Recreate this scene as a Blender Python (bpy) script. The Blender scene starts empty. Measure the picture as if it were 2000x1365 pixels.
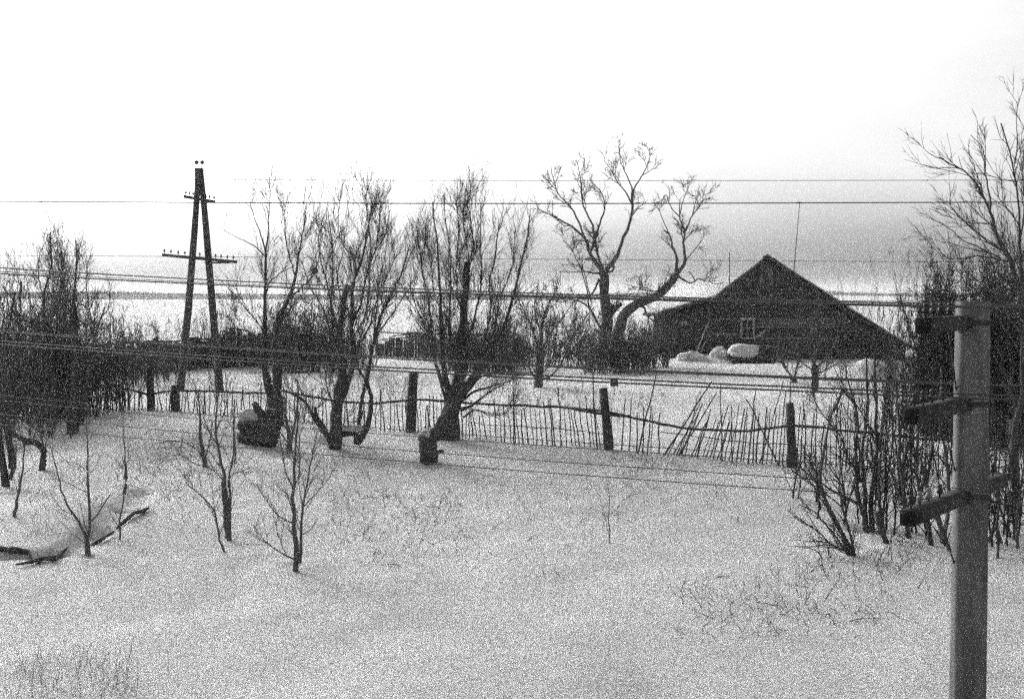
import bpy, math, random
import numpy as np
from mathutils import Vector, Matrix

# ------------------------------------------------------------------ camera, sky, sun, exposure
SC = bpy.context.scene
CAMZ = 6.0
F = 2777.8                      # focal length in pixels of the 2000 px wide photograph (50 mm on 35 mm film)
PITCH = math.atan(112.5 / F)
cam = bpy.data.objects.new('camera', bpy.data.cameras.new('camera'))
SC.collection.objects.link(cam)
cam.location = (0, 0, CAMZ)
cam.rotation_euler = (math.pi / 2 - PITCH, 0, 0)
cam.data.lens = 50; cam.data.sensor_width = 36
cam.data.clip_start = 0.1; cam.data.clip_end = 8000
SC.camera = cam

SUN_EL, SUN_AZ = math.radians(25), math.radians(-43)     # low winter sun behind thin cloud, ahead and to the left
w = bpy.data.worlds.new('World'); SC.world = w; w.use_nodes = True
nt = w.node_tree; nt.nodes.clear()
sky = nt.nodes.new('ShaderNodeTexSky'); sky.sky_type = 'NISHITA'; sky.sun_disc = False
sky.sun_elevation = SUN_EL; sky.sun_rotation = SUN_AZ
sky.air_density = 1.0; sky.dust_density = 6.0; sky.ozone_density = 1.0; sky.altitude = 150
bw = nt.nodes.new('ShaderNodeRGBToBW')
bg = nt.nodes.new('ShaderNodeBackground'); bg.inputs['Strength'].default_value = 0.14
wo = nt.nodes.new('ShaderNodeOutputWorld')
tcw = nt.nodes.new('ShaderNodeTexCoord'); mpw = nt.nodes.new('ShaderNodeMapping'); mpw.inputs['Scale'].default_value = (1, 1, 3.2)
nw = nt.nodes.new('ShaderNodeTexNoise'); nw.inputs['Scale'].default_value = 2.2; nw.inputs['Detail'].default_value = 7; nw.inputs['Roughness'].default_value = .6
rw = nt.nodes.new('ShaderNodeMapRange'); rw.inputs[1].default_value = .3; rw.inputs[2].default_value = .7; rw.inputs[3].default_value = .86; rw.inputs[4].default_value = 1.2
mw = nt.nodes.new('ShaderNodeMath'); mw.operation = 'MULTIPLY'
nt.links.new(tcw.outputs['Generated'], mpw.inputs[0]); nt.links.new(mpw.outputs[0], nw.inputs['Vector']); nt.links.new(nw.outputs[0], rw.inputs[0])
nt.links.new(sky.outputs[0], bw.inputs[0]); nt.links.new(bw.outputs[0], mw.inputs[0]); nt.links.new(rw.outputs[0], mw.inputs[1]); 
sx = nt.nodes.new('ShaderNodeSeparateXYZ'); hr = nt.nodes.new('ShaderNodeValToRGB'); mh = nt.nodes.new('ShaderNodeMath'); mh.operation = 'MULTIPLY'
hr.color_ramp.elements[0].position = 0; hr.color_ramp.elements[0].color = (.8, .8, .8, 1)      # the air is thickest on the horizon
hr.color_ramp.elements[1].position = .16; hr.color_ramp.elements[1].color = (1, 1, 1, 1)
for p_, v_ in ((.02, 1.08), (.05, 1.16), (.1, 1.08)):
    e_ = hr.color_ramp.elements.new(p_); e_.color = (v_, v_, v_, 1)
hr.color_ramp.elements[-1].position = .3
nt.links.new(tcw.outputs['Generated'], sx.inputs[0]); nt.links.new(sx.outputs[2], hr.inputs[0]); nt.links.new(mw.outputs[0], mh.inputs[0]); nt.links.new(hr.outputs[0], mh.inputs[1]); nt.links.new(mh.outputs[0], bg.inputs['Color']); nt.links.new(bg.outputs[0], wo.inputs[0])
sl = bpy.data.lights.new('sun', 'SUN'); sl.energy = 0.8; sl.angle = math.radians(25); sl.color = (1, 1, 1)
so = bpy.data.objects.new('sun', sl); SC.collection.objects.link(so)
sd = Vector((math.sin(SUN_AZ) * math.cos(SUN_EL), math.cos(SUN_AZ) * math.cos(SUN_EL), math.sin(SUN_EL)))
so.rotation_euler = sd.to_track_quat('Z', 'Y').to_euler(); so.location = (0, 0, 40)
SC.view_settings.view_transform = 'Standard'; SC.view_settings.look = 'None'
SC.view_settings.exposure = 0.88; SC.view_settings.gamma = 1.0; SC.view_settings.use_curve_mapping = False
SC.render.engine = 'CYCLES'
SC.cycles.use_denoising = False
SC.cycles.use_adaptive_sampling = True; SC.cycles.adaptive_threshold = 0.17; SC.cycles.adaptive_min_samples = 24
SC.cycles.max_bounces = 6; SC.cycles.volume_bounces = 1
SC.cycles.pixel_filter_type = 'BLACKMAN_HARRIS'

RNG = np.random.default_rng(7)
random.seed(7)
COL = SC.collection

# ------------------------------------------------------------------ materials
def mat(name, c0, c1, scale=6, stretch=(1, 1, 1), rough=0.9, bump=0.3, detail=6, bdist=0.02):
    m = bpy.data.materials.new(name); m.use_nodes = True
    t = m.node_tree; b = t.nodes['Principled BSDF']
    b.inputs['Roughness'].default_value = rough
    b.inputs['Specular IOR Level'].default_value = 0.2
    tc = t.nodes.new('ShaderNodeTexCoord'); mp = t.nodes.new('ShaderNodeMapping'); mp.inputs['Scale'].default_value = stretch
    nz = t.nodes.new('ShaderNodeTexNoise'); nz.inputs['Scale'].default_value = scale; nz.inputs['Detail'].default_value = detail
    nz.inputs['Roughness'].default_value = 0.65
    cr = t.nodes.new('ShaderNodeValToRGB')
    cr.color_ramp.elements[0].position = 0.32; cr.color_ramp.elements[1].position = 0.68
    cr.color_ramp.elements[0].color = (c0, c0, c0, 1); cr.color_ramp.elements[1].color = (c1, c1, c1, 1)
    bp = t.nodes.new('ShaderNodeBump'); bp.inputs['Strength'].default_value = bump; bp.inputs['Distance'].default_value = bdist
    t.links.new(tc.outputs['Object'], mp.inputs[0]); t.links.new(mp.outputs[0], nz.inputs['Vector'])
    t.links.new(nz.outputs[0], cr.inputs[0]); t.links.new(cr.outputs[0], b.inputs['Base Color'])
    t.links.new(nz.outputs[0], bp.inputs['Height']); t.links.new(bp.outputs[0], b.inputs['Normal'])
    return m

M = {}
M['bark'] = mat('bark', 0.035, 0.085, 9, (1, 1, .25), bump=0.8, bdist=0.03)
M['bark_pale'] = mat('bark_pale', 0.06, 0.12, 9, (1, 1, .3), bump=0.6, bdist=0.02)
M['twig'] = mat('twig', 0.05, 0.10, 12, bump=0.0)
M['wood'] = mat('weathered_wood', 0.03, 0.085, 5, (1, 1, .12), bump=0.5)
M['log'] = mat('log_wood', 0.018, 0.05, 5, (.12, 1, 1), bump=0.5)
M['log_grey'] = mat('log_wood_grey', 0.05, 0.18, 4, (.12, 1, 1), bump=0.6)
M['dark_twig'] = mat('dark_twig', 0.015, 0.04, 12, bump=0)
M['log_pale'] = mat('log_wood_pale', 0.025, 0.08, 5, (.12, 1, 1), bump=0.5)
M['plank_grey'] = mat('gable_plank_grey', 0.04, 0.14, 4, (1, 1, .15), bump=0.4)
M['plank'] = mat('gable_plank', 0.015, 0.065, 4, (1, 1, .15), bump=0.4)
M['stick'] = mat('grey_stick', 0.04, 0.09, 8, (1, 1, .3), bump=0.3)
M['pale_wood'] = mat('pale_wood', 0.22, 0.36, 6, (1, 1, .3), bump=0.2)
M['arm_wood'] = mat('tarred_wood', 0.02, 0.065, 9, (.35, 1, 1), bump=0.5)
M['end_grain'] = mat('end_grain', 0.006, 0.014, 30, bump=0.3)
M['concrete'] = mat('concrete', 0.05, 0.17, 9, (1, 1, .12), bump=0.8, detail=12, bdist=0.008)
M['porcelain'] = mat('dark_porcelain', 0.02, 0.03, 3, rough=0.35, bump=0)
M['porcelain_pale'] = mat('pale_porcelain', 0.10, 0.2, 3, rough=0.4, bump=0)
M['wire'] = mat('wire', 0.03, 0.05, 3, rough=0.6, bump=0)
M['earth'] = mat('earth', 0.03, 0.07, 9, bump=0.8)
M['glass'] = mat('window_glass', 0.02, 0.03, 2, rough=0.12, bump=0)
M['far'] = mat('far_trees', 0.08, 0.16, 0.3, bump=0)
M['tin'] = mat('roof_board', 0.03, 0.06, 5, bump=0.3)

def snow_mat():
    m = bpy.data.materials.new('snow'); m.use_nodes = True
    t = m.node_tree; b = t.nodes['Principled BSDF']
    b.inputs['Roughness'].default_value = 0.75; b.inputs['Specular IOR Level'].default_value = 0.25
    tc = t.nodes.new('ShaderNodeTexCoord')
    def nz(scale, det, rg):
        n = t.nodes.new('ShaderNodeTexNoise'); n.inputs['Scale'].default_value = scale
        n.inputs['Detail'].default_value = det; n.inputs['Roughness'].default_value = rg
        t.links.new(tc.outputs['Object'], n.inputs['Vector']); return n
    n1 = nz(34, 4, 0.85); n2 = nz(.8, 7, 0.65); n3 = nz(9, 6, 0.75)
    r1 = t.nodes.new('ShaderNodeValToRGB')          # coarse crystals of old granular snow
    r1.color_ramp.elements[0].position = 0.40; r1.color_ramp.elements[0].color = (.34, .34, .34, 1)
    r1.color_ramp.elements[1].position = 0.60; r1.color_ramp.elements[1].color = (.95, .95, .95, 1)
    r2 = t.nodes.new('ShaderNodeValToRGB')
    r2.color_ramp.elements[0].position = 0.3; r2.color_ramp.elements[0].color = (.86, .86, .86, 1)
    r2.color_ramp.elements[1].position = 0.7; r2.color_ramp.elements[1].color = (1, 1, 1, 1)
    mx = t.nodes.new('ShaderNodeMix'); mx.data_type = 'RGBA'; mx.blend_type = 'MULTIPLY'; mx.inputs[0].default_value = 1
    t.links.new(n1.outputs[0], r1.inputs[0]); t.links.new(n2.outputs[0], r2.inputs[0])
    t.links.new(r1.outputs[0], mx.inputs[6]); t.links.new(r2.outputs[0], mx.inputs[7])
    t.links.new(mx.outputs[2], b.inputs['Base Color'])
    b1 = t.nodes.new('ShaderNodeBump'); b1.inputs['Strength'].default_value = 0.8; b1.inputs['Distance'].default_value = 0.025
    b2 = t.nodes.new('ShaderNodeBump'); b2.inputs['Strength'].default_value = 0.9; b2.inputs['Distance'].default_value = 0.08
    t.links.new(n3.outputs[0], b2.inputs['Height']); t.links.new(n1.outputs[0], b1.inputs['Height'])
    t.links.new(b2.outputs[0], b1.inputs['Normal']); t.links.new(b1.outputs[0], b.inputs['Normal'])
    return m
M['snow'] = snow_mat()

# ------------------------------------------------------------------ helpers
def link(name, me, m, parent=None):
    if m is not None and len(me.materials) == 0: me.materials.append(m)
    o = bpy.data.objects.new(name, me); COL.objects.link(o)
    if parent is not None: o.parent = parent
    return o

def mesh_np(name, V, Q, smooth=False, extra=None):
    """V (n,3); Q (m,4) quads; extra = list of ngons"""
    me = bpy.data.meshes.new(name)
    V = np.asarray(V, dtype=np.float32)
    Q = np.asarray(Q, dtype=np.int32).reshape(-1, 4)
    idx = Q.ravel(); starts = np.arange(len(Q)) * 4; tot = np.full(len(Q), 4)
    if extra:
        base = len(idx)
        es, et, ei = [], [], []
        for f in extra:
            es.append(base + len(ei)); et.append(len(f)); ei.extend(f)
        idx = np.concatenate([idx, np.array(ei, dtype=np.int32)])
        starts = np.concatenate([starts, es]); tot = np.concatenate([tot, et])
    me.vertices.add(len(V)); me.vertices.foreach_set('co', V.ravel())
    me.loops.add(len(idx)); me.loops.foreach_set('vertex_index', idx.astype(np.int32))
    me.polygons.add(len(starts))
    me.polygons.foreach_set('loop_start', starts.astype(np.int32)); me.polygons.foreach_set('loop_total', tot.astype(np.int32))
    me.update(calc_edges=True)
    if smooth: me.polygons.foreach_set('use_smooth', np.ones(len(starts), dtype=bool))
    me.validate()
    return me

def unit(a): return a / np.maximum(np.linalg.norm(a, axis=-1, keepdims=True), 1e-9)

def tubes(P, R, S):
    """P (n,K,3), R (n,K) -> verts, quads, ngon caps"""
    n, K, _ = P.shape
    T = unit(np.gradient(P, axis=1))
    mean = unit(P[:, -1] - P[:, 0]); ax = np.argmin(np.abs(mean), axis=1)
    ref = np.eye(3)[ax][:, None, :]
    U = unit(np.cross(T, ref)); W = np.cross(T, U)
    a = np.arange(S) * 2 * math.pi / S
    V = P[:, :, None, :] + R[:, :, None, None] * (np.cos(a)[None, None, :, None] * U[:, :, None, :] + np.sin(a)[None, None, :, None] * W[:, :, None, :])
    i = np.arange(n)[:, None, None] * K * S; k = np.arange(K - 1)[None, :, None] * S; s = np.arange(S)[None, None, :]
    s2 = (s + 1) % S
    Q = np.stack(np.broadcast_arrays(i + k + s, i + k + s2, i + k + S + s2, i + k + S + s), -1).reshape(-1, 4)
    return V.reshape(-1, 3), Q

class Acc:
    def __init__(s): s.V = []; s.Q = []; s.E = []; s.n = 0
    def add(s, V, Q, E=()):
        s.V.append(np.asarray(V, float).reshape(-1, 3)); s.Q.append(np.asarray(Q, int).reshape(-1, 4) + s.n)
        s.E += [[i + s.n for i in f] for f in E]; s.n += len(s.V[-1])
    def tubes(s, P, R, S, cap=False, rough=0):
        P = np.asarray(P, float); R = np.asarray(R, float)
        if P.ndim == 2: P = P[None]; R = R[None]
        V, Q = tubes(P, R, S); n, K = R.shape
        if rough: V = V + np.random.default_rng(len(V) + int(R[0, 0] * 1e4)).normal(0, 1, V.shape) * np.repeat(R.ravel(), S)[:, None] * rough
        E = []
        if cap:
            for i in range(n):
                b = i * K * S
                E.append([b + j for j in range(S)][::-1]); E.append([b + (K - 1) * S + j for j in range(S)])
        s.add(V, Q, E)
    def box(s, lo, hi, mtx=None):
        x0, y0, z0 = lo; x1, y1, z1 = hi
        V = np.array([(x0, y0, z0), (x1, y0, z0), (x1, y1, z0), (x0, y1, z0), (x0, y0, z1), (x1, y0, z1), (x1, y1, z1), (x0, y1, z1)], float)
        if mtx is not None: V = np.array([tuple(mtx @ Vector(v)) for v in V])
        s.add(V, [(0, 3, 2, 1), (4, 5, 6, 7), (0, 1, 5, 4), (1, 2, 6, 5), (2, 3, 7, 6), (3, 0, 4, 7)])
    def prism(s, pts, y0, y1):
        """pts: polygon in xz, extruded y0..y1"""
        n = len(pts)
        V = [(x, y0, z) for x, z in pts] + [(x, y1, z) for x, z in pts]
        s.add(V, [(i, (i + 1) % n, (i + 1) % n + n, i + n) for i in range(n)], [list(range(n))[::-1], [i + n for i in range(n)]])
    def obj(s, name, m, parent=None, smooth=False):
        return link(name, mesh_np(name, np.concatenate(s.V), np.concatenate(s.Q), smooth, s.E), m, parent)

def tag(o, label, cat, group=None, kind=None):
    if label: o['label'] = label
    if cat: o['category'] = cat
    if group: o['group'] = group
    if kind: o['kind'] = kind
    return o
def thing(name, label, cat, loc=(0, 0, 0), group=None, rz=0):
    o = bpy.data.objects.new(name, None); COL.objects.link(o); o.empty_display_size = 0.3
    o.location = loc; o.rotation_euler = (0, 0, rz)
    return tag(o, label, cat, group)

# smooth value noise on a lattice
_L = np.random.default_rng(3).random((256, 256))
def vnoise(x, y):
    xi = np.floor(x).astype(int); yi = np.floor(y).astype(int); fx = x - xi; fy = y - yi
    fx = fx * fx * (3 - 2 * fx); fy = fy * fy * (3 - 2 * fy)
    a = _L[xi % 256, yi % 256]; b = _L[(xi + 1) % 256, yi % 256]; c = _L[xi % 256, (yi + 1) % 256]; d = _L[(xi + 1) % 256, (yi + 1) % 256]
    return (a * (1 - fx) + b * fx) * (1 - fy) + (c * (1 - fx) + d * fx) * fy - 0.5

def ray(u, v):
    """direction through a pixel of the 2000x1365 photograph, scaled to depth 1"""
    x = (u - 1000) / F; y = -(v - 682.5) / F
    c, s = math.cos(PITCH), math.sin(PITCH)
    Y = c + y * s; Z = -s + y * c
    return x / Y, Z / Y
def at(u, v, Y):
    x, z = ray(u, v); return np.array((x * Y, Y, CAMZ + z * Y))

PY = [-200, 4, 8, 12, 17, 23, 30, 36, 40, 50, 60, 83, 150, 600, 950, 1500, 4000]
PZ = [-6.2, -5.9, -5.6, -5.3, -5.0, -4.76, -4.55, -4.42, -4.12, -4.0, -4.0, -4.0, -4.2, -4.6, -3.5, -6, -30]
def ss(a, b, x):
    t = np.clip((x - a) / (b - a), 0, 1); return t * t * (3 - 2 * t)
MOUNDS = []   # x, y, r, h
GULLY = []    # polyline in xy
def ground(X, Y, fine=True):
    X = np.asarray(X, float); Y = np.asarray(Y, float)
    z = np.interp(Y, PY, PZ) + 0.34 * ss(-1, -11, X) * ss(22, 40, Y) * ss(120, 60, Y)
    z = z - 0.15 * ss(4, 12, X) * ss(28, 40, Y) * ss(60, 45, Y)
    near = ss(400, 80, np.abs(Y) + np.abs(X) * .5)
    z = z + near * (0.22 * vnoise(X / 7.3 + 11, Y / 9.1 + 5) + 0.14 * vnoise(X / 2.7, Y / 3.1 + 40) + 0.075 * vnoise(X / 0.9 + 70, Y / 1.0) + .07 * np.abs(vnoise(X / 1.7 + Y / 4 + 30, Y / 2.6)))
    z = z + 4 * vnoise(X / 160, Y / 220) * ss(150, 700, Y)
    for (mx, my, r, h, ry) in MOUNDS:
        z = z + h * np.exp(-(((X - mx) / r) ** 2 + ((Y - my) / ry) ** 2))
    for (mx, my, r) in WELLS:
        q = ((X - mx) ** 2 + (Y - my) ** 2) / r ** 2
        z = z + .09 * np.exp(-q / 5) - .22 * r / .4 * np.exp(-q * 1.2)
    for (a, b, wd, dp) in GULLY:
        ab = (b[0] - a[0], b[1] - a[1]); L = ab[0] ** 2 + ab[1] ** 2
        t = np.clip(((X - a[0]) * ab[0] + (Y - a[1]) * ab[1]) / L, 0, 1)
        d = np.hypot(X - a[0] - t * ab[0], Y - a[1] - t * ab[1])
        z = np.minimum(z, z - dp * (1 - ss(wd * .35, wd, d)))
    return z + CAMZ
def hit(u, v):
    x, z = ray(u, v)
    Ys = np.concatenate([np.arange(6, 60, .05), np.arange(60, 300, .5)])
    d = (CAMZ + z * Ys) - ground(x * Ys, Ys)
    i = np.argmax(d < 0)
    if d[i] >= 0: i = len(Ys) - 1
    Y = Ys[i]; return np.array((x * Y, Y, float(ground(x * Y, Y))))

# mounds and gully of the real ground (placed in metres)
def flat(u, v, z=-4.0):
    x, s = ray(u, v); Y = z / s; return x * Y, Y
MOUNDS += [(14.0, 79.5, 3.2, -.25, 1.5), (10.3, 80, 1.0, .35, 1.2), (11.8, 80.5, 1.1, .35, 1.0), (16.6, 66, 1.2, .95, 1.3), (-3.4, 61, 2.2, .3, 2),
           (-9.2, 38, 2.2, .25, 2.5), (-9, 27.5, 2.0, .3, 1.6), (-5.6, 33.5, 1.6, .22, 2)]
WELLS = []
for (u_, v_, z_, r_) in ((577, 1117, -4.75, .22), (447, 1056, -4.7, .2), (173, 1088, -4.6, .22), (655, 878, -4.3, .5), (882, 858, -4.2, .6), (838, 902, -4.35, .4), (490, 862, -4.1, .5), (538, 822, -4.1, .5), (142, 848, -4.0, .5), (1549, 912, -4.45, .3), (1189, 866, -4.15, .3), (802, 842, -4.1, .3), (1665, 1085, -4.85, .4), (1698, 1042, -4.75, .4), (1738, 1075, -4.8, .25), (1985, 1008, -4.7, .5), (1052, 758, -4.1, .5), (15, 950, -4.2, .4)):
    a_, b_ = flat(u_, v_, z_); WELLS.append((a_, b_, r_))
gp_ = [flat(20, 1090, -4.65), flat(120, 1088, -4.65), flat(200, 1052, -4.62), flat(245, 1012, -4.6), flat(275, 985, -4.6)]
for a, b in zip(gp_[:-1], gp_[1:]): GULLY.append((a, b, .42, .15))

# ------------------------------------------------------------------ ground sheet
def spread(pos, dens):
    out = [pos[0]]
    for a, b, st in dens:
        n = max(1, int(round((b - a) / st)))
        out += list(np.linspace(a, b, n + 1)[1:])
    return np.array(out)
xs = spread([-2600], [(-2600, -400, 200), (-400, -120, 40), (-120, -40, 6), (-40, -18, 1), (-18, 18, .16), (18, 30, .35), (30, 60, 2), (60, 160, 10), (160, 400, 40), (400, 2600, 200)])
ys = spread([-150], [(-150, -20, 20), (-20, 8, 3), (8, 14, .5), (14, 48, .17), (48, 90, .35), (90, 160, 2), (160, 400, 12), (400, 1500, 40), (1500, 4000, 250)])
GX, GY = np.meshgrid(xs, ys)
GZ = ground(GX, GY)
V = np.stack([GX, GY, GZ], -1).reshape(-1, 3)
nx, ny = len(xs), len(ys)
ii = (np.arange(ny - 1)[:, None] * nx + np.arange(nx - 1)[None, :]).ravel()
gr = link('snow_ground', mesh_np('snow_ground', V, np.stack([ii, ii + 1, ii + nx + 1, ii + nx], -1), True), M['snow'])
gr['kind'] = 'structure'; gr['label'] = 'snow covered slope and gardens'

# far wood: a mass of distant trees on the horizon
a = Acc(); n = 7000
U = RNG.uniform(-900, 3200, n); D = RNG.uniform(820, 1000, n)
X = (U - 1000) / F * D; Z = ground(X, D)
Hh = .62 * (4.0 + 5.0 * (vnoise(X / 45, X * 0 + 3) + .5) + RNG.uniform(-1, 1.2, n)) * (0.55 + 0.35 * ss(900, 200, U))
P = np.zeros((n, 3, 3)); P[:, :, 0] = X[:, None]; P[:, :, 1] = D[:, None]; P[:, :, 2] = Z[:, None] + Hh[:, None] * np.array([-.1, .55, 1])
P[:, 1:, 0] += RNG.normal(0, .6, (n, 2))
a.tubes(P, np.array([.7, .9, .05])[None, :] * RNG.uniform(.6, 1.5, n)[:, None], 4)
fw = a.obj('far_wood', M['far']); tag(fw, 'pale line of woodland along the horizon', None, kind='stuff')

# ------------------------------------------------------------------ tree machinery
UP = np.array((0, 0, 1.0))
def resample(pts, K):
    pts = np.asarray(pts, float)
    # Catmull-Rom
    p = np.vstack([2 * pts[0] - pts[1], pts, 2 * pts[-1] - pts[-2]])
    out = []
    for i in range(1, len(p) - 2):
        for t in np.linspace(0, 1, 9)[:-1]:
            out.append(.5 * ((2 * p[i]) + (-p[i - 1] + p[i + 1]) * t + (2 * p[i - 1] - 5 * p[i] + 4 * p[i + 1] - p[i + 2]) * t * t + (-p[i - 1] + 3 * p[i] - 3 * p[i + 1] + p[i + 2]) * t ** 3))
    out.append(pts[-1]); out = np.array(out)
    s = np.concatenate([[0], np.cumsum(np.linalg.norm(np.diff(out, axis=0), axis=1))])
    q = np.linspace(0, s[-1], K)
    return np.stack([np.interp(q, s, out[:, j]) for j in range(3)], -1)

def spawn(P, R, per_m, lmin, lmax, ang, up, K, rr=.55, rtip=.003, t0=.15, rng=RNG, wob=.12, rmax=.03, tpow=1.0):
    n, Kp, _ = P.shape
    L = np.linalg.norm(np.diff(P, axis=1), axis=2).sum(1)
    m = rng.poisson(np.maximum(L * per_m, .01)); idx = np.repeat(np.arange(n), m); N = len(idx)
    if N == 0: return np.zeros((0, K, 3)), np.zeros((0, K))
    t = t0 + (1 - t0) * rng.random(N) ** tpow
    f = t * (Kp - 1); i0 = np.minimum(f.astype(int), Kp - 2); fr = (f - i0)[:, None]
    a_, b_ = P[idx, i0], P[idx, i0 + 1]
    pos = a_ * (1 - fr) + b_ * fr; tan = unit(b_ - a_)
    r = R[idx, i0] * (1 - fr[:, 0]) + R[idx, i0 + 1] * fr[:, 0]
    rnd = unit(rng.normal(size=(N, 3))); perp = unit(np.cross(tan, rnd))
    th = np.radians(ang * rng.uniform(.6, 1.35, N))[:, None]
    d = unit(tan * np.cos(th) + perp * np.sin(th) + UP * up * .5)
    ln = rng.uniform(lmin, lmax, N) * (1.15 - .65 * t)
    st = (ln / (K - 1))[:, None]
    out = np.zeros((N, K, 3)); out[:, 0] = pos
    for k in range(1, K):
        out[:, k] = out[:, k - 1] + d * st
        d = unit(d + UP * up * .25 + rng.normal(0, wob, (N, 3)))
    r0 = np.minimum(r * rr, rmax); r0 = np.maximum(r0, rtip * 1.3)
    return out, r0[:, None] * np.linspace(1, 0, K)[None] ** .8 * .85 + rtip * np.ones((1, K)) * .8

def emit(crown, levels, P, R, rng):
    """levels: list of dicts for spawn; adds tubes to crown; returns nothing"""
    cur = (P, R)
    for li, lv in enumerate(levels):
        lv = dict(lv); K = lv.pop('K', 5)
        ch = spawn(cur[0], cur[1], K=K, rng=rng, **lv)
        if len(ch[0]): crown.tubes(ch[0], ch[1], 4 if li == 0 else 3)
        cur = ch
        if not len(ch[0]): break
    return

def tree_px(name, label, cat, base, Y, limbs, levels, seed, group=None, bark='bark', twig='twig', dep=.35, extra=None):
    """limbs: (pixel polyline, width0 px, width1 px, is_trunk[, own levels])."""
    rng = np.random.default_rng(seed)
    px = Y / F
    B = at(base[0], base[1], Y); B[2] = float(ground(B[0], Y)) if base[2:] == () else B[2]
    root = thing(name, label, cat, tuple(B), group)
    trunks, crown = [], Acc()
    made = []
    allP, allR = [], []
    for li, lb in enumerate(limbs):
        pts, w0, w1, tr = lb[:4]
        y0 = Y
        if made:
            best = min(((math.hypot(p[0] - pts[0][0], p[1] - pts[0][1]), p[2]) for p in made))
            if best[0] < 25: y0 = best[1]
        slope = rng.uniform(-dep, dep) if li else 0
        s = 0; P3 = []; prev = pts[0]
        for (u, v) in pts:
            s += math.hypot(u - prev[0], v - prev[1]) * px; prev = (u, v)
            yy = y0 + slope * s
            P3.append(at(u, v, yy)); made.append((u, v, yy))
        for (p, q) in zip(pts[:-1], pts[1:]):
            for t in (.25, .5, .75): made.append((p[0] * (1 - t) + q[0] * t, p[1] * (1 - t) + q[1] * t, y0))
        K = 14
        P = resample(P3, K) if len(P3) > 1 else None
        P[1:-1] += rng.normal(0, .004 * s, (K - 2, 3))
        R = (w1 + (w0 - w1) * (1 - np.linspace(0, 1, K)) ** 1.7) * px / 2 * (.95 if tr else .66) * rng.uniform(.92, 1.08, K)
        if w1 < 2.5: R = (w0 + (w1 - w0) * np.linspace(0, 1, K) ** .7) * px / 2 * (.9 if tr else .64)
        R = np.maximum(R, .004)
        if tr: trunks.append(Acc())
        (trunks[-1] if tr else crown).tubes(P - B, R, 11 if w0 > 8 else 6, cap=w1 > 3, rough=.07 if w0 > 8 else 0)
        if len(lb) > 4:
            if lb[4]: emit(crown, lb[4], P[None] - B, R[None], rng)
        else:
            allP.append(P - B); allR.append(R)
    if allP: emit(crown, levels, np.array(allP), np.array(allR), rng)
    for tk in trunks: tk.obj('trunk', M[bark], root, True)
    if crown.n: crown.obj('crown', M[twig], root, True)
    return root

def shrub(name, label, cat, X, Y, h, ns, spread, levels, seed, group=None, r0=.025, lean=(0, 0), twig='twig', base_r=.3, stems_as='stem', wob=.07, dx=None):
    rng = np.random.default_rng(seed)
    z = float(ground(X, Y))
    K = 9
    P = np.zeros((ns, K, 3)); P[:, 0, :2] = rng.normal(0, base_r, (ns, 2)) if dx is None else np.stack([rng.uniform(-dx, dx, ns), rng.normal(0, base_r, ns)], -1)
    P[:, 0, 2] = ground(X + P[:, 0, 0], Y + P[:, 0, 1]) - z - .06
    az = rng.uniform(0, 2 * math.pi, ns); sp = spread * rng.uniform(.2, 1.2, ns)
    d = unit(np.stack([np.cos(az) * sp + lean[0], np.sin(az) * sp + lean[1], np.ones(ns)], -1))
    H = h * rng.uniform(.6, 1.1, ns)
    for k in range(1, K):
        P[:, k] = P[:, k - 1] + d * (H / (K - 1))[:, None]
        d = unit(d + rng.normal(0, wob, (ns, 3)) + UP * .05)
    R = (r0 * rng.uniform(.6, 1.2, ns))[:, None] * np.linspace(1, .15, K)[None]
    cr = Acc()
    cr.tubes(P, np.maximum(R, .004), 5)
    emit(cr, levels, P, R, rng)
    root = cr.obj(name, M[twig], None, True); root.location = (X, Y, z)
    return tag(root, label, cat, group)

# ------------------------------------------------------------------ farmhouse
HY = 83.0
hx, hz = at(1500, 500, HY)[0], at(1500, 500, HY)[2]
GH = float(ground(hx, HY)) - .1
house = thing('log_farmhouse', 'dark log farmhouse with steep gable, lean-to wings and snowy rear roof', 'house', (hx, HY, GH), rz=-math.atan(.15))
S = HY / F
def hl(u, v):
    k, zz = ray(u, v); th = math.atan(.15); x = (k * HY - hx) / (math.cos(th) + k * math.sin(th))
    return x, CAMZ + zz * (HY - x * math.sin(th)) - GH
#       # photograph pixel -> local x, z on the gable wall
RX, RZ = hl(1500, 500); LX, LZ = hl(1400, 577); KX, KZ = hl(1640, 598); EX, EZ = hl(1776, 674); AX, AZ = hl(1283, 613)
WL, WR = hl(1391, 0)[0], hl(1640, 0)[0]
DEP = 9.0
# gable planks, each a piece
gz0 = hl(0, 566)[1]
def rz_at(x): return RZ + (LZ - RZ) * (x - RX) / (LX - RX) if x < RX else (RZ + (KZ - RZ) * (x - RX) / (KX - RX) if x < KX else KZ + (EZ - KZ) * (x - KX) / (EX - KX))
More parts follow.
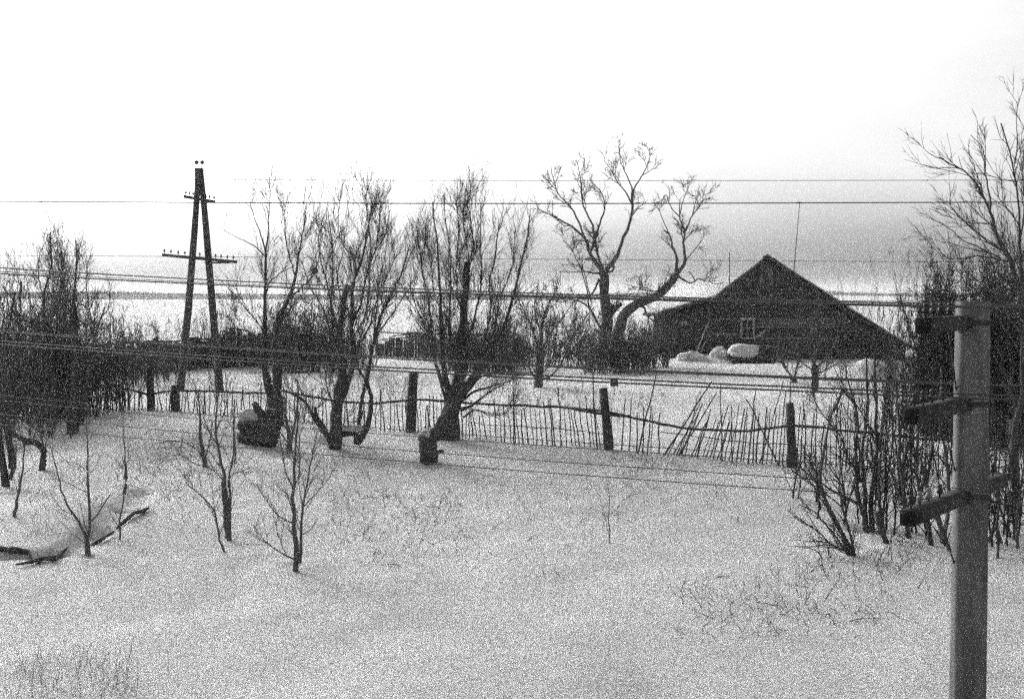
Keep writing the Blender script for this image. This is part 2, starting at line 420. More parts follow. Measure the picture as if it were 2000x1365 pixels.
# core walls behind the logs (dark sawn wall so nothing shows through the joints)
a = Acc()
a.prism([(WL + .1, -.5), (WR - .1, -.5), (WR - .1, rz_at(WR) - .15), (RX, RZ - .12), (WL + .1, rz_at(WL + .1) - .12)], .12, DEP)
a.obj('wall', M['log'], house)
x = WL
k = 0
pr = random.Random(5)
while x < WR:
    wd = pr.uniform(.16, .22); x1 = min(x + wd - .012, WR); top0, top1 = rz_at(x) - .08, rz_at(x1) - .08
    bot = gz0 + pr.uniform(-.05, .03)
    if min(top0, top1) > bot + .1:
        b = Acc(); y = pr.uniform(-.03, .0)
        b.V = []; V = [(x, y, bot), (x1, y, bot), (x1, y, top1), (x, y, top0), (x, y + .05, bot), (x1, y + .05, bot), (x1, y + .05, top1), (x, y + .05, top0)]
        if x < RX < x1: V[2] = (x1, y, rz_at(x1) - .08)
        b.add(V, [(0, 1, 2, 3), (5, 4, 7, 6), (1, 5, 6, 2), (4, 0, 3, 7), (3, 2, 6, 7), (4, 5, 1, 0)])
        b.obj('gable_plank', M[pr.choice(['plank', 'plank', 'plank_grey'])], house)
    x += wd
# tie beam across the gable foot
b = Acc(); b.tubes(np.array([(RX - (RZ - gz0 - .25) / (RZ - LZ) * (RX - LX), -.07, gz0 - .02), (RX, -.075, gz0), (RX + (RZ - gz0 - .25) / (RZ - KZ) * (KX - RX), -.07, gz0 - .02)]), np.array([.1, .1, .1]), 6, True); b.obj('tie_beam', M['log'], house)
# logs of the front wall
wx0, wz1 = hl(1447, 622); wx1, wz0 = hl(1473, 662)
dL0 = (RZ - LZ) / (RX - LX); dR0 = (RZ - KZ) / (KX - RX)
z = .1; k = 0
while z < gz0 - .12:
    dz = pr.uniform(.205, .235); zc = z + dz / 2
    segs = [(WL - .18, WR + .18)]
    if wz0 - .02 < zc < wz1 + .02: segs = [(WL - .18, wx0 + .02), (wx1 - .02, WR + .18)]
    xl = RX - (RZ - (zc + .3)) / dL0; xr = RX + (RZ - (zc + .3)) / dR0
    segs = [(max(p, xl), min(q, xr)) for p, q in segs]
    for (p, q) in segs:
        b = Acc(); n = 7
        P = np.stack([np.linspace(p, q, n), np.full(n, .0) + np.array([pr.uniform(-.012, .012) for _ in range(n)]), np.full(n, zc) + np.array([pr.uniform(-.01, .01) for _ in range(n)])], -1)
        b.tubes(P, np.full(n, dz / 2 * pr.uniform(.95, 1.02)), 8, True); b.obj('log', M[pr.choice(['log', 'log', 'log_pale', 'log_grey'])], house, True)
    z += dz
# corner posts (log ends)
for X0 in (WL - .02, WR + .02):
    b = Acc(); b.box((X0 - .13, -.2, -.3), (X0 + .13, -.135, min(gz0, rz_at(X0 - .13) - .2, rz_at(X0 + .13) - .2))); b.obj('corner_board', M['log'], house)
# window
win = Acc(); fw_ = .09
win.box((wx0 - .02, -.17, wz0), (wx0 + fw_, -.12, wz1)); win.box((wx1 - fw_, -.17, wz0), (wx1 + .02, -.12, wz1))
win.box((wx0 - .06, -.175, wz1 - .1), (wx1 + .06, -.125, wz1 + .06)); win.box((wx0 + fw_, -.168, wz0), (wx1 - fw_, -.122, wz0 + .09))
W = win.obj('window', M['pale_wood'], house)
g = Acc(); g.box((wx0 + fw_, -.07, wz0 + .09), (wx1 - fw_, -.05, wz1 - .1)); g.obj('pane', M['glass'], W)
g = Acc(); mx_ = (wx0 + wx1) / 2 - .02
g.box((mx_ - .02, -.13, wz0 + .09), (mx_ + .02, -.09, wz1 - .1)); g.box((wx0 + fw_, -.128, wz0 + .62), (mx_ - .02, -.092, wz0 + .66)); g.box((mx_ + .02, -.128, wz0 + .62), (wx1 - fw_, -.092, wz0 + .66)); g.obj('sash', M['pale_wood'], W)
# roof slabs (boards showing as dark edges), snow behind the verge
def slope(name, p, q, y0, y1, th, m, lift=0, par=house):
    b = Acc(); (xa, za), (xb, zb) = p, q
    n = 6
    xs_ = np.linspace(xa, xb, n); zs_ = np.linspace(za, zb, n) + lift
    jj = [pr.uniform(-.012, .012) for _ in range(n)]
    for i in range(n - 1):
        V = [(xs_[i], y0, zs_[i] - th + jj[i]), (xs_[i + 1], y0, zs_[i + 1] - th + jj[i + 1]), (xs_[i + 1], y0, zs_[i + 1] + jj[i + 1]), (xs_[i], y0, zs_[i] + jj[i])]
        V += [(X_, y1, Z_) for (X_, _, Z_) in V]
        b.add(V, [(0, 1, 2, 3), (5, 4, 7, 6), (3, 2, 6, 7), (4, 5, 1, 0)] + ([(4, 0, 3, 7)] if i == 0 else []) + ([(1, 5, 6, 2)] if i == n - 2 else []))
    return b.obj(name, m, par)
dL = (RZ - LZ) / (RX - LX)
slope('roof_slope', (LX - .45, LZ - .45 * dL), (RX, RZ), -.35, DEP + .3, .13, M['tin'])
slope('roof_slope', (RX + .02, RZ - .02), (KX, KZ), -.35, DEP + .3, .13, M['tin'])
slope('roof_slope', (KX + .01, KZ - .02), (EX + .2, EZ - .1), -.3, DEP + .3, .12, M['tin'])
slope('roof_slope', (AX - .05, AZ), (LX + .25, LZ + .0), .3, DEP + .3, .12, M['tin'])
slope('roof_snow', (LX - .3, LZ - .3 * dL), (RX, RZ), .1, DEP + .2, .1, M['snow'], .11)
slope('roof_snow', (RX + .02, RZ), (EX - .1, EZ + .02), .3, DEP + .2, .1, M['snow'], .10)
slope('roof_snow', (AX, AZ + .02), (LX + .1, LZ + .0), .5, DEP + .2, .1, M['snow'], .10)
b = Acc(); b.tubes(np.array([(RX - .02, -.42, RZ + .0), (RX, 3, RZ + .02), (RX, DEP + .3, RZ + .02)]), np.array([.1, .09, .09]), 6, True); b.obj('ridge_pole', M['log'], house)
b = Acc(); b.box((RX - .3, -.39, RZ - .24), (RX + .12, -.352, RZ + .02), Matrix.Translation((0, 0, 0))); b.obj('ridge_board', M['log'], house)
b = Acc(); b.box((hl(1508, 0)[0], -.3, rz_at(.35) - .02), (hl(1519, 0)[0], .1, rz_at(.35) + .12)); b.obj('roof_board', M['log'], house)
# left lean-to: upright boards
def board_wall(x0, x1, y, zt, zb, m, name='board', w=(.15, .2)):
    x = x0
    while x < x1 - .02:
        wd = pr.uniform(*w); xe = min(x + wd - .012, x1); b = Acc(); yy = y + pr.uniform(-.02, .015)
        t0, t1 = zt(x), zt(xe)
        V = [(x, yy, zb), (xe, yy, zb), (xe, yy, t1), (x, yy, t0)]; V += [(p, q + .035, r) for p, q, r in V]
        b.add(V, [(0, 1, 2, 3), (5, 4, 7, 6), (1, 5, 6, 2), (4, 0, 3, 7), (3, 2, 6, 7), (4, 5, 1, 0)]); b.obj(name, m or M[pr.choice(['plank', 'plank', 'plank_grey'])], house); x += wd
zl = lambda x: AZ + (LZ - AZ) * (x - AX) / (LX - AX) - .12
A0 = hl(1296, 0)[0]
board_wall(A0, WL - .15, .55, zl, -.4, M['log'])
a = Acc(); a.prism([(A0 + .03, -.5), (WL, -.5), (WL, zl(WL) - .02), (A0 + .03, zl(A0) - .02)], .62, DEP); a.obj('wall', M['log'], house)
b = Acc(); x_, z_ = hl(1331, 629); b.box((x_, .5, z_ - .22), (x_ + .3, .525, z_)); wv = b.obj('window', M['pale_wood'], house)
b = Acc(); b.box((x_ + .05, .49, z_ - .18), (x_ + .25, .497, z_ - .1)); b.obj('pane', M['glass'], wv)
# right lean-to
board_wall(WR + .2, EX - .1, .1, lambda x: rz_at(x) - .12, 1.0, None)
a = Acc(); a.prism([(WR - .05, -.5), (EX - .15, -.5), (EX - .15, rz_at(EX) - .15), (WR - .05, rz_at(WR) - .15)], .7, DEP); a.obj('wall', M['log'], house)
for x_ in (WR + .4, WR + 2.2, EX - .3):
    b = Acc(); b.box((x_ - .1, -.05, -.4), (x_ + .1, .095, min(1.05, rz_at(x_) - .15))); b.obj('post', M['log'], house)
b = Acc(); b.box((WR + .15, -.04, 1.0), (EX - .12, .09, 1.12)); b.obj('lintel', M['log'], house)
# rear wing whose snowy roof shows left of the lean-to
x0_, _ = hl(1250, 0); x1_, _ = hl(1440, 0)
ze = CAMZ + (570 - 613) * 90 / F - GH; zr = CAMZ + (570 - 556) * 94.5 / F - GH
b = Acc(); V = []
xe0, xe1, yr = x0_ - .15, x1_ + 2.0, 11.6
b.add([(xe0, 6.6, ze - .12), (xe1, 6.6, ze - .12), (xe1, yr, zr - .12), (xe0 + 1.35, yr, zr - .12), (xe0, 6.6, ze), (xe1, 6.6, ze), (xe1, yr, zr), (xe0 + 1.35, yr, zr)],
      [(0, 3, 2, 1), (4, 5, 6, 7), (0, 1, 5, 4), (1, 2, 6, 5), (2, 3, 7, 6), (3, 0, 4, 7)])
wing = b.obj('rear_roof', M['tin'], house)
b = Acc()
b.add([(xe0 + .05, 6.65, ze + .004), (xe1, 6.65, ze + .004), (xe1, yr, zr + .004), (xe0 + 1.4, yr, zr + .004), (xe0 + .1, 6.7, ze + .16), (xe1, 6.7, ze + .16), (xe1, yr, zr + .14), (xe0 + 1.45, yr, zr + .14)],
      [(0, 3, 2, 1), (4, 5, 6, 7), (0, 1, 5, 4), (1, 2, 6, 5), (2, 3, 7, 6), (3, 0, 4, 7)])
b.obj('snow_layer', M['snow'], wing)
b = Acc(); b.box((x0_ + .5, 7.2, -.5), (x1_ + 1.9, 11.5, ze - .1)); b.obj('wall', M['log'], house)

def pole_thing(name, label, cat, p, q, r0, r1, m, sides=6, group=None, n=5, wob=.01, seed=1):
    rg = np.random.default_rng(seed); p = np.array(p, float); q = np.array(q, float)
    P = p + (q - p) * np.linspace(0, 1, n)[:, None]; P[1:-1] += rg.normal(0, wob, (n - 2, 3)); b = Acc()
    b.tubes(P - p, np.linspace(r0, r1, n), sides, True); o = b.obj(name, m, None, True); o.location = p
    return tag(o, label, cat, group)
# things about the house
pole_thing('leaning_pole', 'long pale pole leaning on the lean-to wall', 'pole', at(1361, 686, 82.6), at(1385, 628, 83.3), .045, .035, M['pale_wood'], seed=1)
pole_thing('leaning_pole', 'shorter pale stick leaning beside the long pole', 'pole', at(1370, 686, 82.6), at(1380, 664, 83.4), .035, .03, M['pale_wood'], seed=2)
pole_thing('leaning_plank', 'short pale plank propped aslant right of the window', 'plank', at(1477, 659, 82.7), at(1496, 645, 82.4), .05, .045, M['pale_wood'], 4, seed=3)
am = at(1548, 560, 88); at2 = at(1562, 395, 88)
t = thing('antenna_mast', 'tall thin slanting antenna mast behind the roof', 'antenna', tuple(am))
b = Acc(); P = np.linspace(am, at2, 6); b.tubes(P - am, np.linspace(.035, .02, 6), 5, True); b.obj('mast', M['stick'], t)
b = Acc(); tp = at2 - am; b.tubes(np.array([tp + (-.25, 0, -.02), tp + (0, 0, 0), tp + (.25, 0, -.06)]), np.full(3, .018), 4, True); b.obj('crossbar', M['stick'], t)
p0 = at(1425, 560, 90)
pole_thing('thin_mast', 'thin bare upright mast behind the left roof slope', 'mast', p0, at(1425, 492, 90), .035, .025, M['stick'], seed=4)

# log crib with its pillow of snow
cx0, cx1 = at(1430, 700, 79)[0], at(1514, 700, 79)[0]
cz = float(ground((cx0 + cx1) / 2, 79.3)) - .15
crib = thing('log_stack', 'low stack of dark logs with a rounded snow pillow before the house', 'woodpile', ((cx0 + cx1) / 2, 79, cz))
hw = (cx1 - cx0) / 2
for r in range(6):
    for (dx0, dx1, yy) in ((-hw, hw, 0.0), (-hw, hw, 1.3)):
        b = Acc(); q = hw * (1 - .0 * r) * (1 if r < 3 or yy else .98)
        zc = .1 + r * .2
        b.tubes(np.array([(-q + pr.uniform(-.05, .05), yy, zc), (0, yy + .01, zc + .01), (q + pr.uniform(-.08, .08), yy, zc)]), np.full(3, .105), 8, True); b.obj('log', M['log'], crib, True)
    for X_ in (-hw + .25, hw - .75, hw - .2):
        b = Acc(); b.tubes(np.array([(X_, -.16, .2 + r * .2), (X_, .6, .2 + r * .2), (X_, 1.5, .2 + r * .2)]), np.full(3, .09), 8, True); b.obj('log', M['log_pale'], crib, True)
# snow pillow: superellipsoid
def pillow(c, s, e=3.0, nu=28, nv=14, wob=.04, seed=0, flat=-1):
    rg = np.random.default_rng(seed); V = []
    for j in range(nv + 1):
        ph = -math.pi / 2 + math.pi * j / nv
        for i in range(nu):
            th = 2 * math.pi * i / nu
            f = lambda t_: math.copysign(abs(t_) ** (2 / e), t_)
            dx_, dy_, dz_ = f(math.cos(ph)) * f(math.cos(th)), f(math.cos(ph)) * f(math.sin(th)), f(math.sin(ph))
            k_ = 1 + wob * 5 * float(vnoise(np.array(dx_ * 1.6 + seed * 7.3 + 9), np.array(dz_ * 1.6 + dy_ + 20))) + wob * 2 * float(vnoise(np.array(dx_ * 4 + seed), np.array(dz_ * 4 + dy_ * 3 + 5)))
            V.append((c[0] + s[0] * dx_ * k_, c[1] + s[1] * dy_ * k_, c[2] + s[2] * dz_ * k_))
    Q = [(j * nu + i, j * nu + (i + 1) % nu, (j + 1) * nu + (i + 1) % nu, (j + 1) * nu + i) for j in range(nv) for i in range(nu)]
    return V, Q
p1 = at(1457, 686, 78.9)
b = Acc(); b.add(*pillow((p1[0] - (cx0 + cx1) / 2, .35, p1[2] - cz), (.88, .75, .36), 3.2, seed=2, wob=.06)); b.obj('snow_pillow', M['snow'], crib, True)
def snowlump(label, u, v, Y, sx, sy, sz, seed, e=2.2):
    p = at(u, v, Y); p[2] = float(ground(p[0], Y)); b = Acc(); b.add(*pillow((0, 0, 0), (sx, sy, sz), e, seed=seed, wob=.14)); o = b.obj('snow_heap', M['snow'], None, True); o.location = p; tag(o, label, 'snow heap', 'snow heaps before the farmhouse')
snowlump('round snow heap below the long leaning pole', 1352, 700, 79.5, .8, .6, .42, 3)
snowlump('small snow heap just left of the log stack', 1407, 700, 80.5, .6, .5, .42, 4)

# ------------------------------------------------------------------ board fence and shed far left
def px_fence(name, label, cat, pts, zt_px, zb_px, w, m, posts=3.0, seed=0, rails=2, gap=.015, th=.03):
    """boards along a ground line; pts = [(u, Y), ...]"""
    rg = random.Random(seed)
    W3 = [(at(u, 600, Y)[0], Y) for u, Y in pts]
    root = thing(name, label, cat, (W3[0][0], W3[0][1], float(ground(*W3[0]))))
    O = np.array(root.location)
    for (a_, b_) in zip(W3[:-1], W3[1:]):
        L = math.dist(a_, b_); an = math.atan2(b_[1] - a_[1], b_[0] - a_[0]); s = 0
        mm = Matrix.Rotation(an, 4, 'Z')
        while s < L:
            wd = rg.uniform(*w); t = s / L; x = a_[0] + (b_[0] - a_[0]) * t; y = a_[1] + (b_[1] - a_[1]) * t
            g_ = float(ground(x, y)); u = 1000 + x / y * F
            top = CAMZ + ray(u, zt_px(u) + rg.uniform(-5, 8) + 9 * math.sin(u / 17) * math.sin(u / 41))[1] * y
            if top > g_ + .2:
                bb = Acc(); bb.box((0, 0, -.3), (wd - gap, th, top - g_), Matrix.Rotation(rg.uniform(-.02, .02), 4, 'Y')); o = bb.obj('board', m, root); o.location = np.array((x, y, g_)) - O + (0, rg.uniform(-.02, .02), 0); o.rotation_euler = (0, 0, an)
            s += wd
        n = max(1, int(L / posts))
        for i in range(n + 1):
            t = i / n; x = a_[0] + (b_[0] - a_[0]) * t; y = a_[1] + (b_[1] - a_[1]) * t; g_ = float(ground(x, y)); u = 1000 + x / y * F
            top = CAMZ + ray(u, zt_px(u) - 7)[1] * y
            bb = Acc(); bb.box((-.08, .07, -.3), (.08, .23, top - g_)); o = bb.obj('post', m, root); o.location = np.array((x, y, g_)) - O
        for r in range(rails):
            P = []
            for t in np.linspace(0, 1, 6):
                x = a_[0] + (b_[0] - a_[0]) * t; y = a_[1] + (b_[1] - a_[1]) * t; P.append((x, y + .06, float(ground(x, y)) + .5 + r * .9))
            bb = Acc(); bb.tubes(np.array(P) - O, np.full(6, .04), 5, True); bb.obj('rail', m, root)
    return root
px_fence('board_fence', 'dark solid board fence across the far end of the garden', 'fence', [(120, 60), (300, 64), (440, 69), (645, 71)], lambda u: np.interp(u, [0, 300, 420, 480, 640], [690, 668, 655, 650, 655]), None, (.15, .22), M['wood'], seed=3)
px_fence('plank_fence', 'low grey plank fence with gaps beyond the garden', 'fence', [(735, 84), (800, 85), (1015, 86)], lambda u: np.interp(u, [735, 790, 800, 880, 1000], [662, 664, 655, 658, 662]), None, (.17, .3), M['wood'], seed=5, gap=.02)
# rickety pole frame above the plank fence
t = thing('pole_frame', 'rickety frame of crossed poles standing over the plank fence', 'frame', tuple(at(797, 690, 84)))
O = np.array(t.location)
for (a_, b_, r) in [((745, 664), (830, 655), .04), ((760, 658), (800, 652), .03), ((795, 648), (830, 658), .04), ((795, 648), (795, 690), .05), ((795, 650), (960, 654), .04), ((800, 662), (1000, 668), .04), ((830, 650), (832, 690), .05), ((925, 650), (925, 690), .05), ((990, 655), (990, 690), .05)]:
    b = Acc(); b.tubes(np.array([at(*a_, 83.6) - O, at(*b_, 83.8) - O]), np.array([r, r]), 5, True); b.obj('pole', M['wood'], t)

# ------------------------------------------------------------------ stick fence
FP = [(-19.5, 47.5), (-11.2, 44), (-7.0, 42.4), (-2.7, 40.5), (2.6, 38.5), (7.06, 36), (12.1, 34.4), (17.5, 33.2)]
def fenceY(u):
    k = (u - 1000) / F
    for (x0, y0), (x1, y1) in zip(FP[:-1], FP[1:]):
        # x0+t*dx = k*(y0+t*dy)
        t = (k * y0 - x0) / ((x1 - x0) - k * (y1 - y0))
        if -1e-6 <= t <= 1 + 1e-6: return y0 + t * (y1 - y0)
    return FP[0][1] if u < 500 else FP[-1][1]
fence = thing('stick_fence', 'long rickety fence of thin upright sticks with one sagging top rail', 'fence', (0, 39.5, float(ground(0, 39.5))))
FO = np.array(fence.location)
def fpost(u0, v0, u1, v1, w, yo=0, rnd=False):
    Y = fenceY(u0) + yo; lo = at(u0, v0, Y); hi = at(u1, v1, Y); gz = float(ground(lo[0], Y)); lo[2] = min(lo[2], gz) - .15
    r = w * Y / F / 2; b = Acc(); d = hi - lo; n = 6
    P = lo + d * np.linspace(0, 1, n)[:, None]; P[1:-1] += RNG.normal(0, .01, (n - 2, 3))
    rr = r * np.linspace(1.12, .95, n) * RNG.uniform(.95, 1.05, n)
    b.tubes(P - lo, rr * (1.18 if not rnd else 1), 8 if rnd else 7, True); o = b.obj('post', M['wood'], fence, False); o.location = lo - FO
    return o
for a_ in [(296, 808, 292, 710, 13), (801, 842, 808, 725, 17), (1190, 866, 1178, 758, 15), (1549, 912, 1542, 787, 15), (1984, 960, 1978, 820, 15), (20, 800, 18, 712, 13)]:
    fpost(*a_)
fpost(343, 800, 342, 752, 15, .3)
# rail
RP = [(-40, 742), (190, 752), (245, 760), (292, 771), (330, 764), (370, 762), (440, 765), (520, 768), (550, 763), (600, 772), (655, 783), (725, 787), (800, 782), (860, 782), (940, 789), (1040, 793), (1120, 797), (1183, 803), (1235, 815), (1290, 827), (1340, 836), (1400, 840), (1460, 841), (1500, 836), (1545, 831), (1600, 834), (1640, 841), (1700, 845), (1770, 853), (1850, 860), (1980, 864), (2100, 870)]
RP3 = [at(u, v, fenceY(u) - .1) for u, v in RP]
cuts = [0, 3, 8, 12, 17, 24, 30, 31]
for a_, b_ in zip(cuts[:-1], cuts[1:]):
    P = resample(RP3[a_:b_ + 1], 20 if b_ - a_ > 1 else 6); P += RNG.normal(0, .008, P.shape)
    b = Acc(); b.tubes(P - FO, np.full(len(P), .036) * RNG.uniform(.85, 1.15, len(P)), 6, True); b.obj('rail', M['bark'], fence, True)
b = Acc(); P = resample([at(u, v, fenceY(u) - .16) for u, v in ((1122, 799), (1150, 804), (1190, 810), (1230, 813))], 8); b.tubes(P - FO, np.full(8, .04), 6, True); b.obj('rail', M['bark'], fence, True)
for ctrl in ([(1290, 842), (1380, 856), (1440, 862), (1545, 866)], [(930, 826), (1060, 836), (1185, 846)], [(1560, 868), (1700, 880), (1850, 892), (1975, 900)]):
    P = resample([at(u, v, fenceY(u) + .05) for u, v in ctrl], 12); P += RNG.normal(0, .02, P.shape)
    b = Acc(); b.tubes(P - FO, np.full(12, .012), 4, True); b.obj('withy', M['stick'], fence)
# sticks: eight shared shapes
shapes = []
for i in range(10):
    n = 7; P = np.zeros((n, 3)); P[:, 2] = np.linspace(0, 1, n); P[1:, :2] += np.cumsum(RNG.normal(0, .012, (n - 1, 2)), 0)
    b = Acc(); b.tubes(P, np.linspace(1, .65, n) * .019, 5, True)
    me = mesh_np('stick', np.concatenate(b.V), np.concatenate(b.Q), True, b.E); me.materials.append(M['stick'] if i % 3 else M['bark']); shapes.append(me)
def stick(u0, v1, u1, yo=0.0, wk=1.0):
    Y = fenceY(u0) + yo; x = ray(u0, 800)[0] * Y; g_ = float(ground(x, Y)); lo = np.array((x, Y, g_ - .15)); hi = at(u1, v1, Y + RNG.uniform(-.1, .1)); d = hi - lo; L = np.linalg.norm(d)
    o = bpy.data.objects.new('picket', random.choice(shapes)); COL.objects.link(o); o.parent = fence
    q = Vector(d).to_track_quat('Z', 'Y'); o.rotation_mode = 'QUATERNION'; o.rotation_quaternion = q @ Matrix.Rotation(random.uniform(0, 6.28), 3, 'Z').to_quaternion()
    k = wk * random.uniform(.75, 1.35); o.scale = (k, k, L); o.location = lo - FO
u = 186.0
while u < 1990:
    if u < 560: st, lean, tv = RNG.uniform(5.5, 9.5), RNG.normal(0, 3), RNG.uniform(748, 775)
    elif u < 780: st, lean, tv = RNG.uniform(7, 11), RNG.normal(0, 3), RNG.uniform(756, 790)
    elif u < 930: st, lean, tv = RNG.uniform(6, 9), RNG.normal(-2, 2), RNG.uniform(762, 795)
    elif u < 1180: st, lean, tv = RNG.uniform(7, 11.5), RNG.normal(-5 - (u - 930) / 40, 2), RNG.uniform(770, 803)
    elif u < 1290: st, lean, tv = RNG.uniform(9, 16), RNG.normal(-4 + (u - 1180) / 8, 4), RNG.uniform(775, 810)
    elif u < 1440: st, lean, tv = RNG.uniform(6.5, 9), RNG.normal(48 - (u - 1290) / 4.4, 6), RNG.uniform(785, 830)
    elif u < 1560: st, lean, tv = RNG.uniform(7, 10), RNG.normal(8, 3), RNG.uniform(785, 815)
    else: st, lean, tv = RNG.uniform(7, 11), RNG.normal(3, 3), RNG.uniform(775, 825)
    if RNG.random() < .08: tv -= RNG.uniform(15, 50)
    stick(u, tv, u + lean, RNG.uniform(-.05, .08))
    u += st
for a_ in [(1243, 728, 1288), (1290, 745, 1390), (1318, 770, 1400), (1412, 752, 1410), (1432, 790, 1432), (1460, 757, 1478), (1480, 745, 1530), (1168, 712, 1156), (1262, 790, 1270), (1530, 780, 1455), (1490, 795, 1500), (1005, 752, 1000)]:
    stick(*a_, yo=-.12, wk=1.2)

# ------------------------------------------------------------------ A-frame telegraph pole
AY = 53.0
ab = at(390, 766, AY); ab[2] = float(ground(ab[0], AY))
ap = thing('telegraph_pole', 'wooden A-frame telegraph pole with two insulator crossarms, behind the fence at left', 'telegraph pole', tuple(ab))
def rod(pts, radii, m, par, O, name, sides=8, cap=True, smooth=True):
    b = Acc(); b.tubes(np.array(pts, float) - O, np.array(radii, float), sides, cap); return b.obj(name, m, par, smooth)
px = AY / F
rod([at(350, 782, AY), at(368, 600, AY), at(380, 450, AY), at(388, 331, AY)], np.array([16, 14.5, 13, 11]) * px / 2, M['wood'], ap, ab, 'leg', 9)
rod([at(430, 775, AY + .02), at(415, 600, AY + .02), at(401, 430, AY + .02), at(392, 331, AY + .02)], np.array([17, 14.5, 13, 10]) * px / 2, M['wood'], ap, ab, 'leg', 9)
rod([at(430, 765, AY - .25), at(424, 690, AY - .22)], np.array([15, 12]) * px / 2, M['wood'], ap, ab, 'stub', 7)
b = Acc(); c_ = at(389.5, 345, AY) - ab; b.box((c_[0] - .14, c_[1] - .16, c_[2] - .3), (c_[0] + .14, c_[1] + .1, c_[2] + .3)); b.obj('gusset', M['wood'], ap)
def insul(p, par, s=1.0, m='porcelain', name='insulator'):
    z = [0, .02, .021, .05, .09, .12, .135]; r = [.02, .045, .05, .045, .03, .035, .012]
    P = np.array([(p[0], p[1], p[2] + .07 * s + zz * s) for zz in z])
    b = Acc(); b.tubes(P, np.array(r) * s, 8, True); o = b.obj(name, M[m], par, True)
    b = Acc(); b.tubes(np.array([(p[0], p[1], p[2] - .03), (p[0], p[1], p[2] + .09 * s)]), np.full(2, .012 * s), 5, True); b.obj('pin', M['wire'], par)
ains = []
for (l, r, yo, pos) in (((359, 384), (421, 395), -.17, [363, 370, 377, 402, 409, 418]), ((317, 498), (464, 512), -.19, [321, 334, 348, 361, 390, 421, 432, 444, 456])):
    L_, R_ = at(*l, AY + yo - .1), at(*r, AY + yo + .0)
    d = R_ - L_; an = math.atan2(d[2], d[0]); b = Acc(); ln = np.linalg.norm(d)
    mm = Matrix.Translation(Vector(L_ - ab)) @ Matrix.Rotation(-an, 4, 'Y')
    b.box((0, -.05, -.055), (ln, .05, .055), mm); arm = b.obj('crossarm', M['wood'], ap)
    for i, u in enumerate(pos):
        t = (u - l[0]) / (r[0] - l[0]); p = L_ + d * t + (0, 0, .05); ains.append(p.copy()); insul(p - ab, arm, .85, 'porcelain_pale' if i % 3 == 1 else 'porcelain')
b = Acc(); d0 = at(435, 512, AY + .08); b.box(tuple(at(400, 509, AY + .08) - ab - np.array((0, .05, .05))), tuple(at(450, 515, AY + .18) - ab)); b.obj('second_arm', M['wood'], ap)
for u in (384, 395):
    p = at(u, 316, AY); ains.append(p.copy())
    rod([at(389 + (u - 389) * .6, 333, AY), p - (0, 0, .05)], [.014, .014], M['pale_wood'], ap, ab, 'bracket', 5)
    b = Acc(); b.tubes(np.array([p + (0, 0, -.1), p + (0, 0, -.05), p + (0, 0, 0), p + (0, 0, .05)]) - ab, np.array([.04, .085, .085, .03]), 8, True); b.obj('insulator', M['porcelain'], ap, True)
for k_, (u, v) in enumerate(((355, 715), (352, 732))):
    b = Acc(); b.tubes(np.array([at(u - 7, v, AY - .15), at(u + 5, v, AY - .15)]) - ab, np.full(2, .05), 6, True); b.obj('clamp', M['wire'], ap)

# ------------------------------------------------------------------ concrete pole close by
PYc = 11.5
cb = at(1892, 1200, PYc); cb[2] = float(ground(cb[0], PYc)) - .3
cp = thing('concrete_pole', 'thick square concrete pole close at right with three wooden crossarms', 'pole', tuple(cb))
zt = at(1890, 588, PYc)[2] - cb[2]; pxc = PYc / F
wt, wb = 60 * pxc / 2, 68 * pxc / 2
b = Acc(); c = .02; ns = 10; V = []
for i in range(ns + 1):
    t = i / ns; w_ = wb + (wt - wb) * t; z_ = zt * t
    for (sx, sy) in ((-1, -1), (1, -1), (1, 1), (-1, 1)):
        for (ex, ey) in (((c, 0), (0, c)) if sx * sy < 0 else ((0, c), (c, 0))):
            V.append((sx * (w_ - ex), sy * (w_ * .62 - ey), z_))
V = np.array(V); V[:, :2] += RNG.normal(0, .0012, (len(V), 2)); m_ = 8
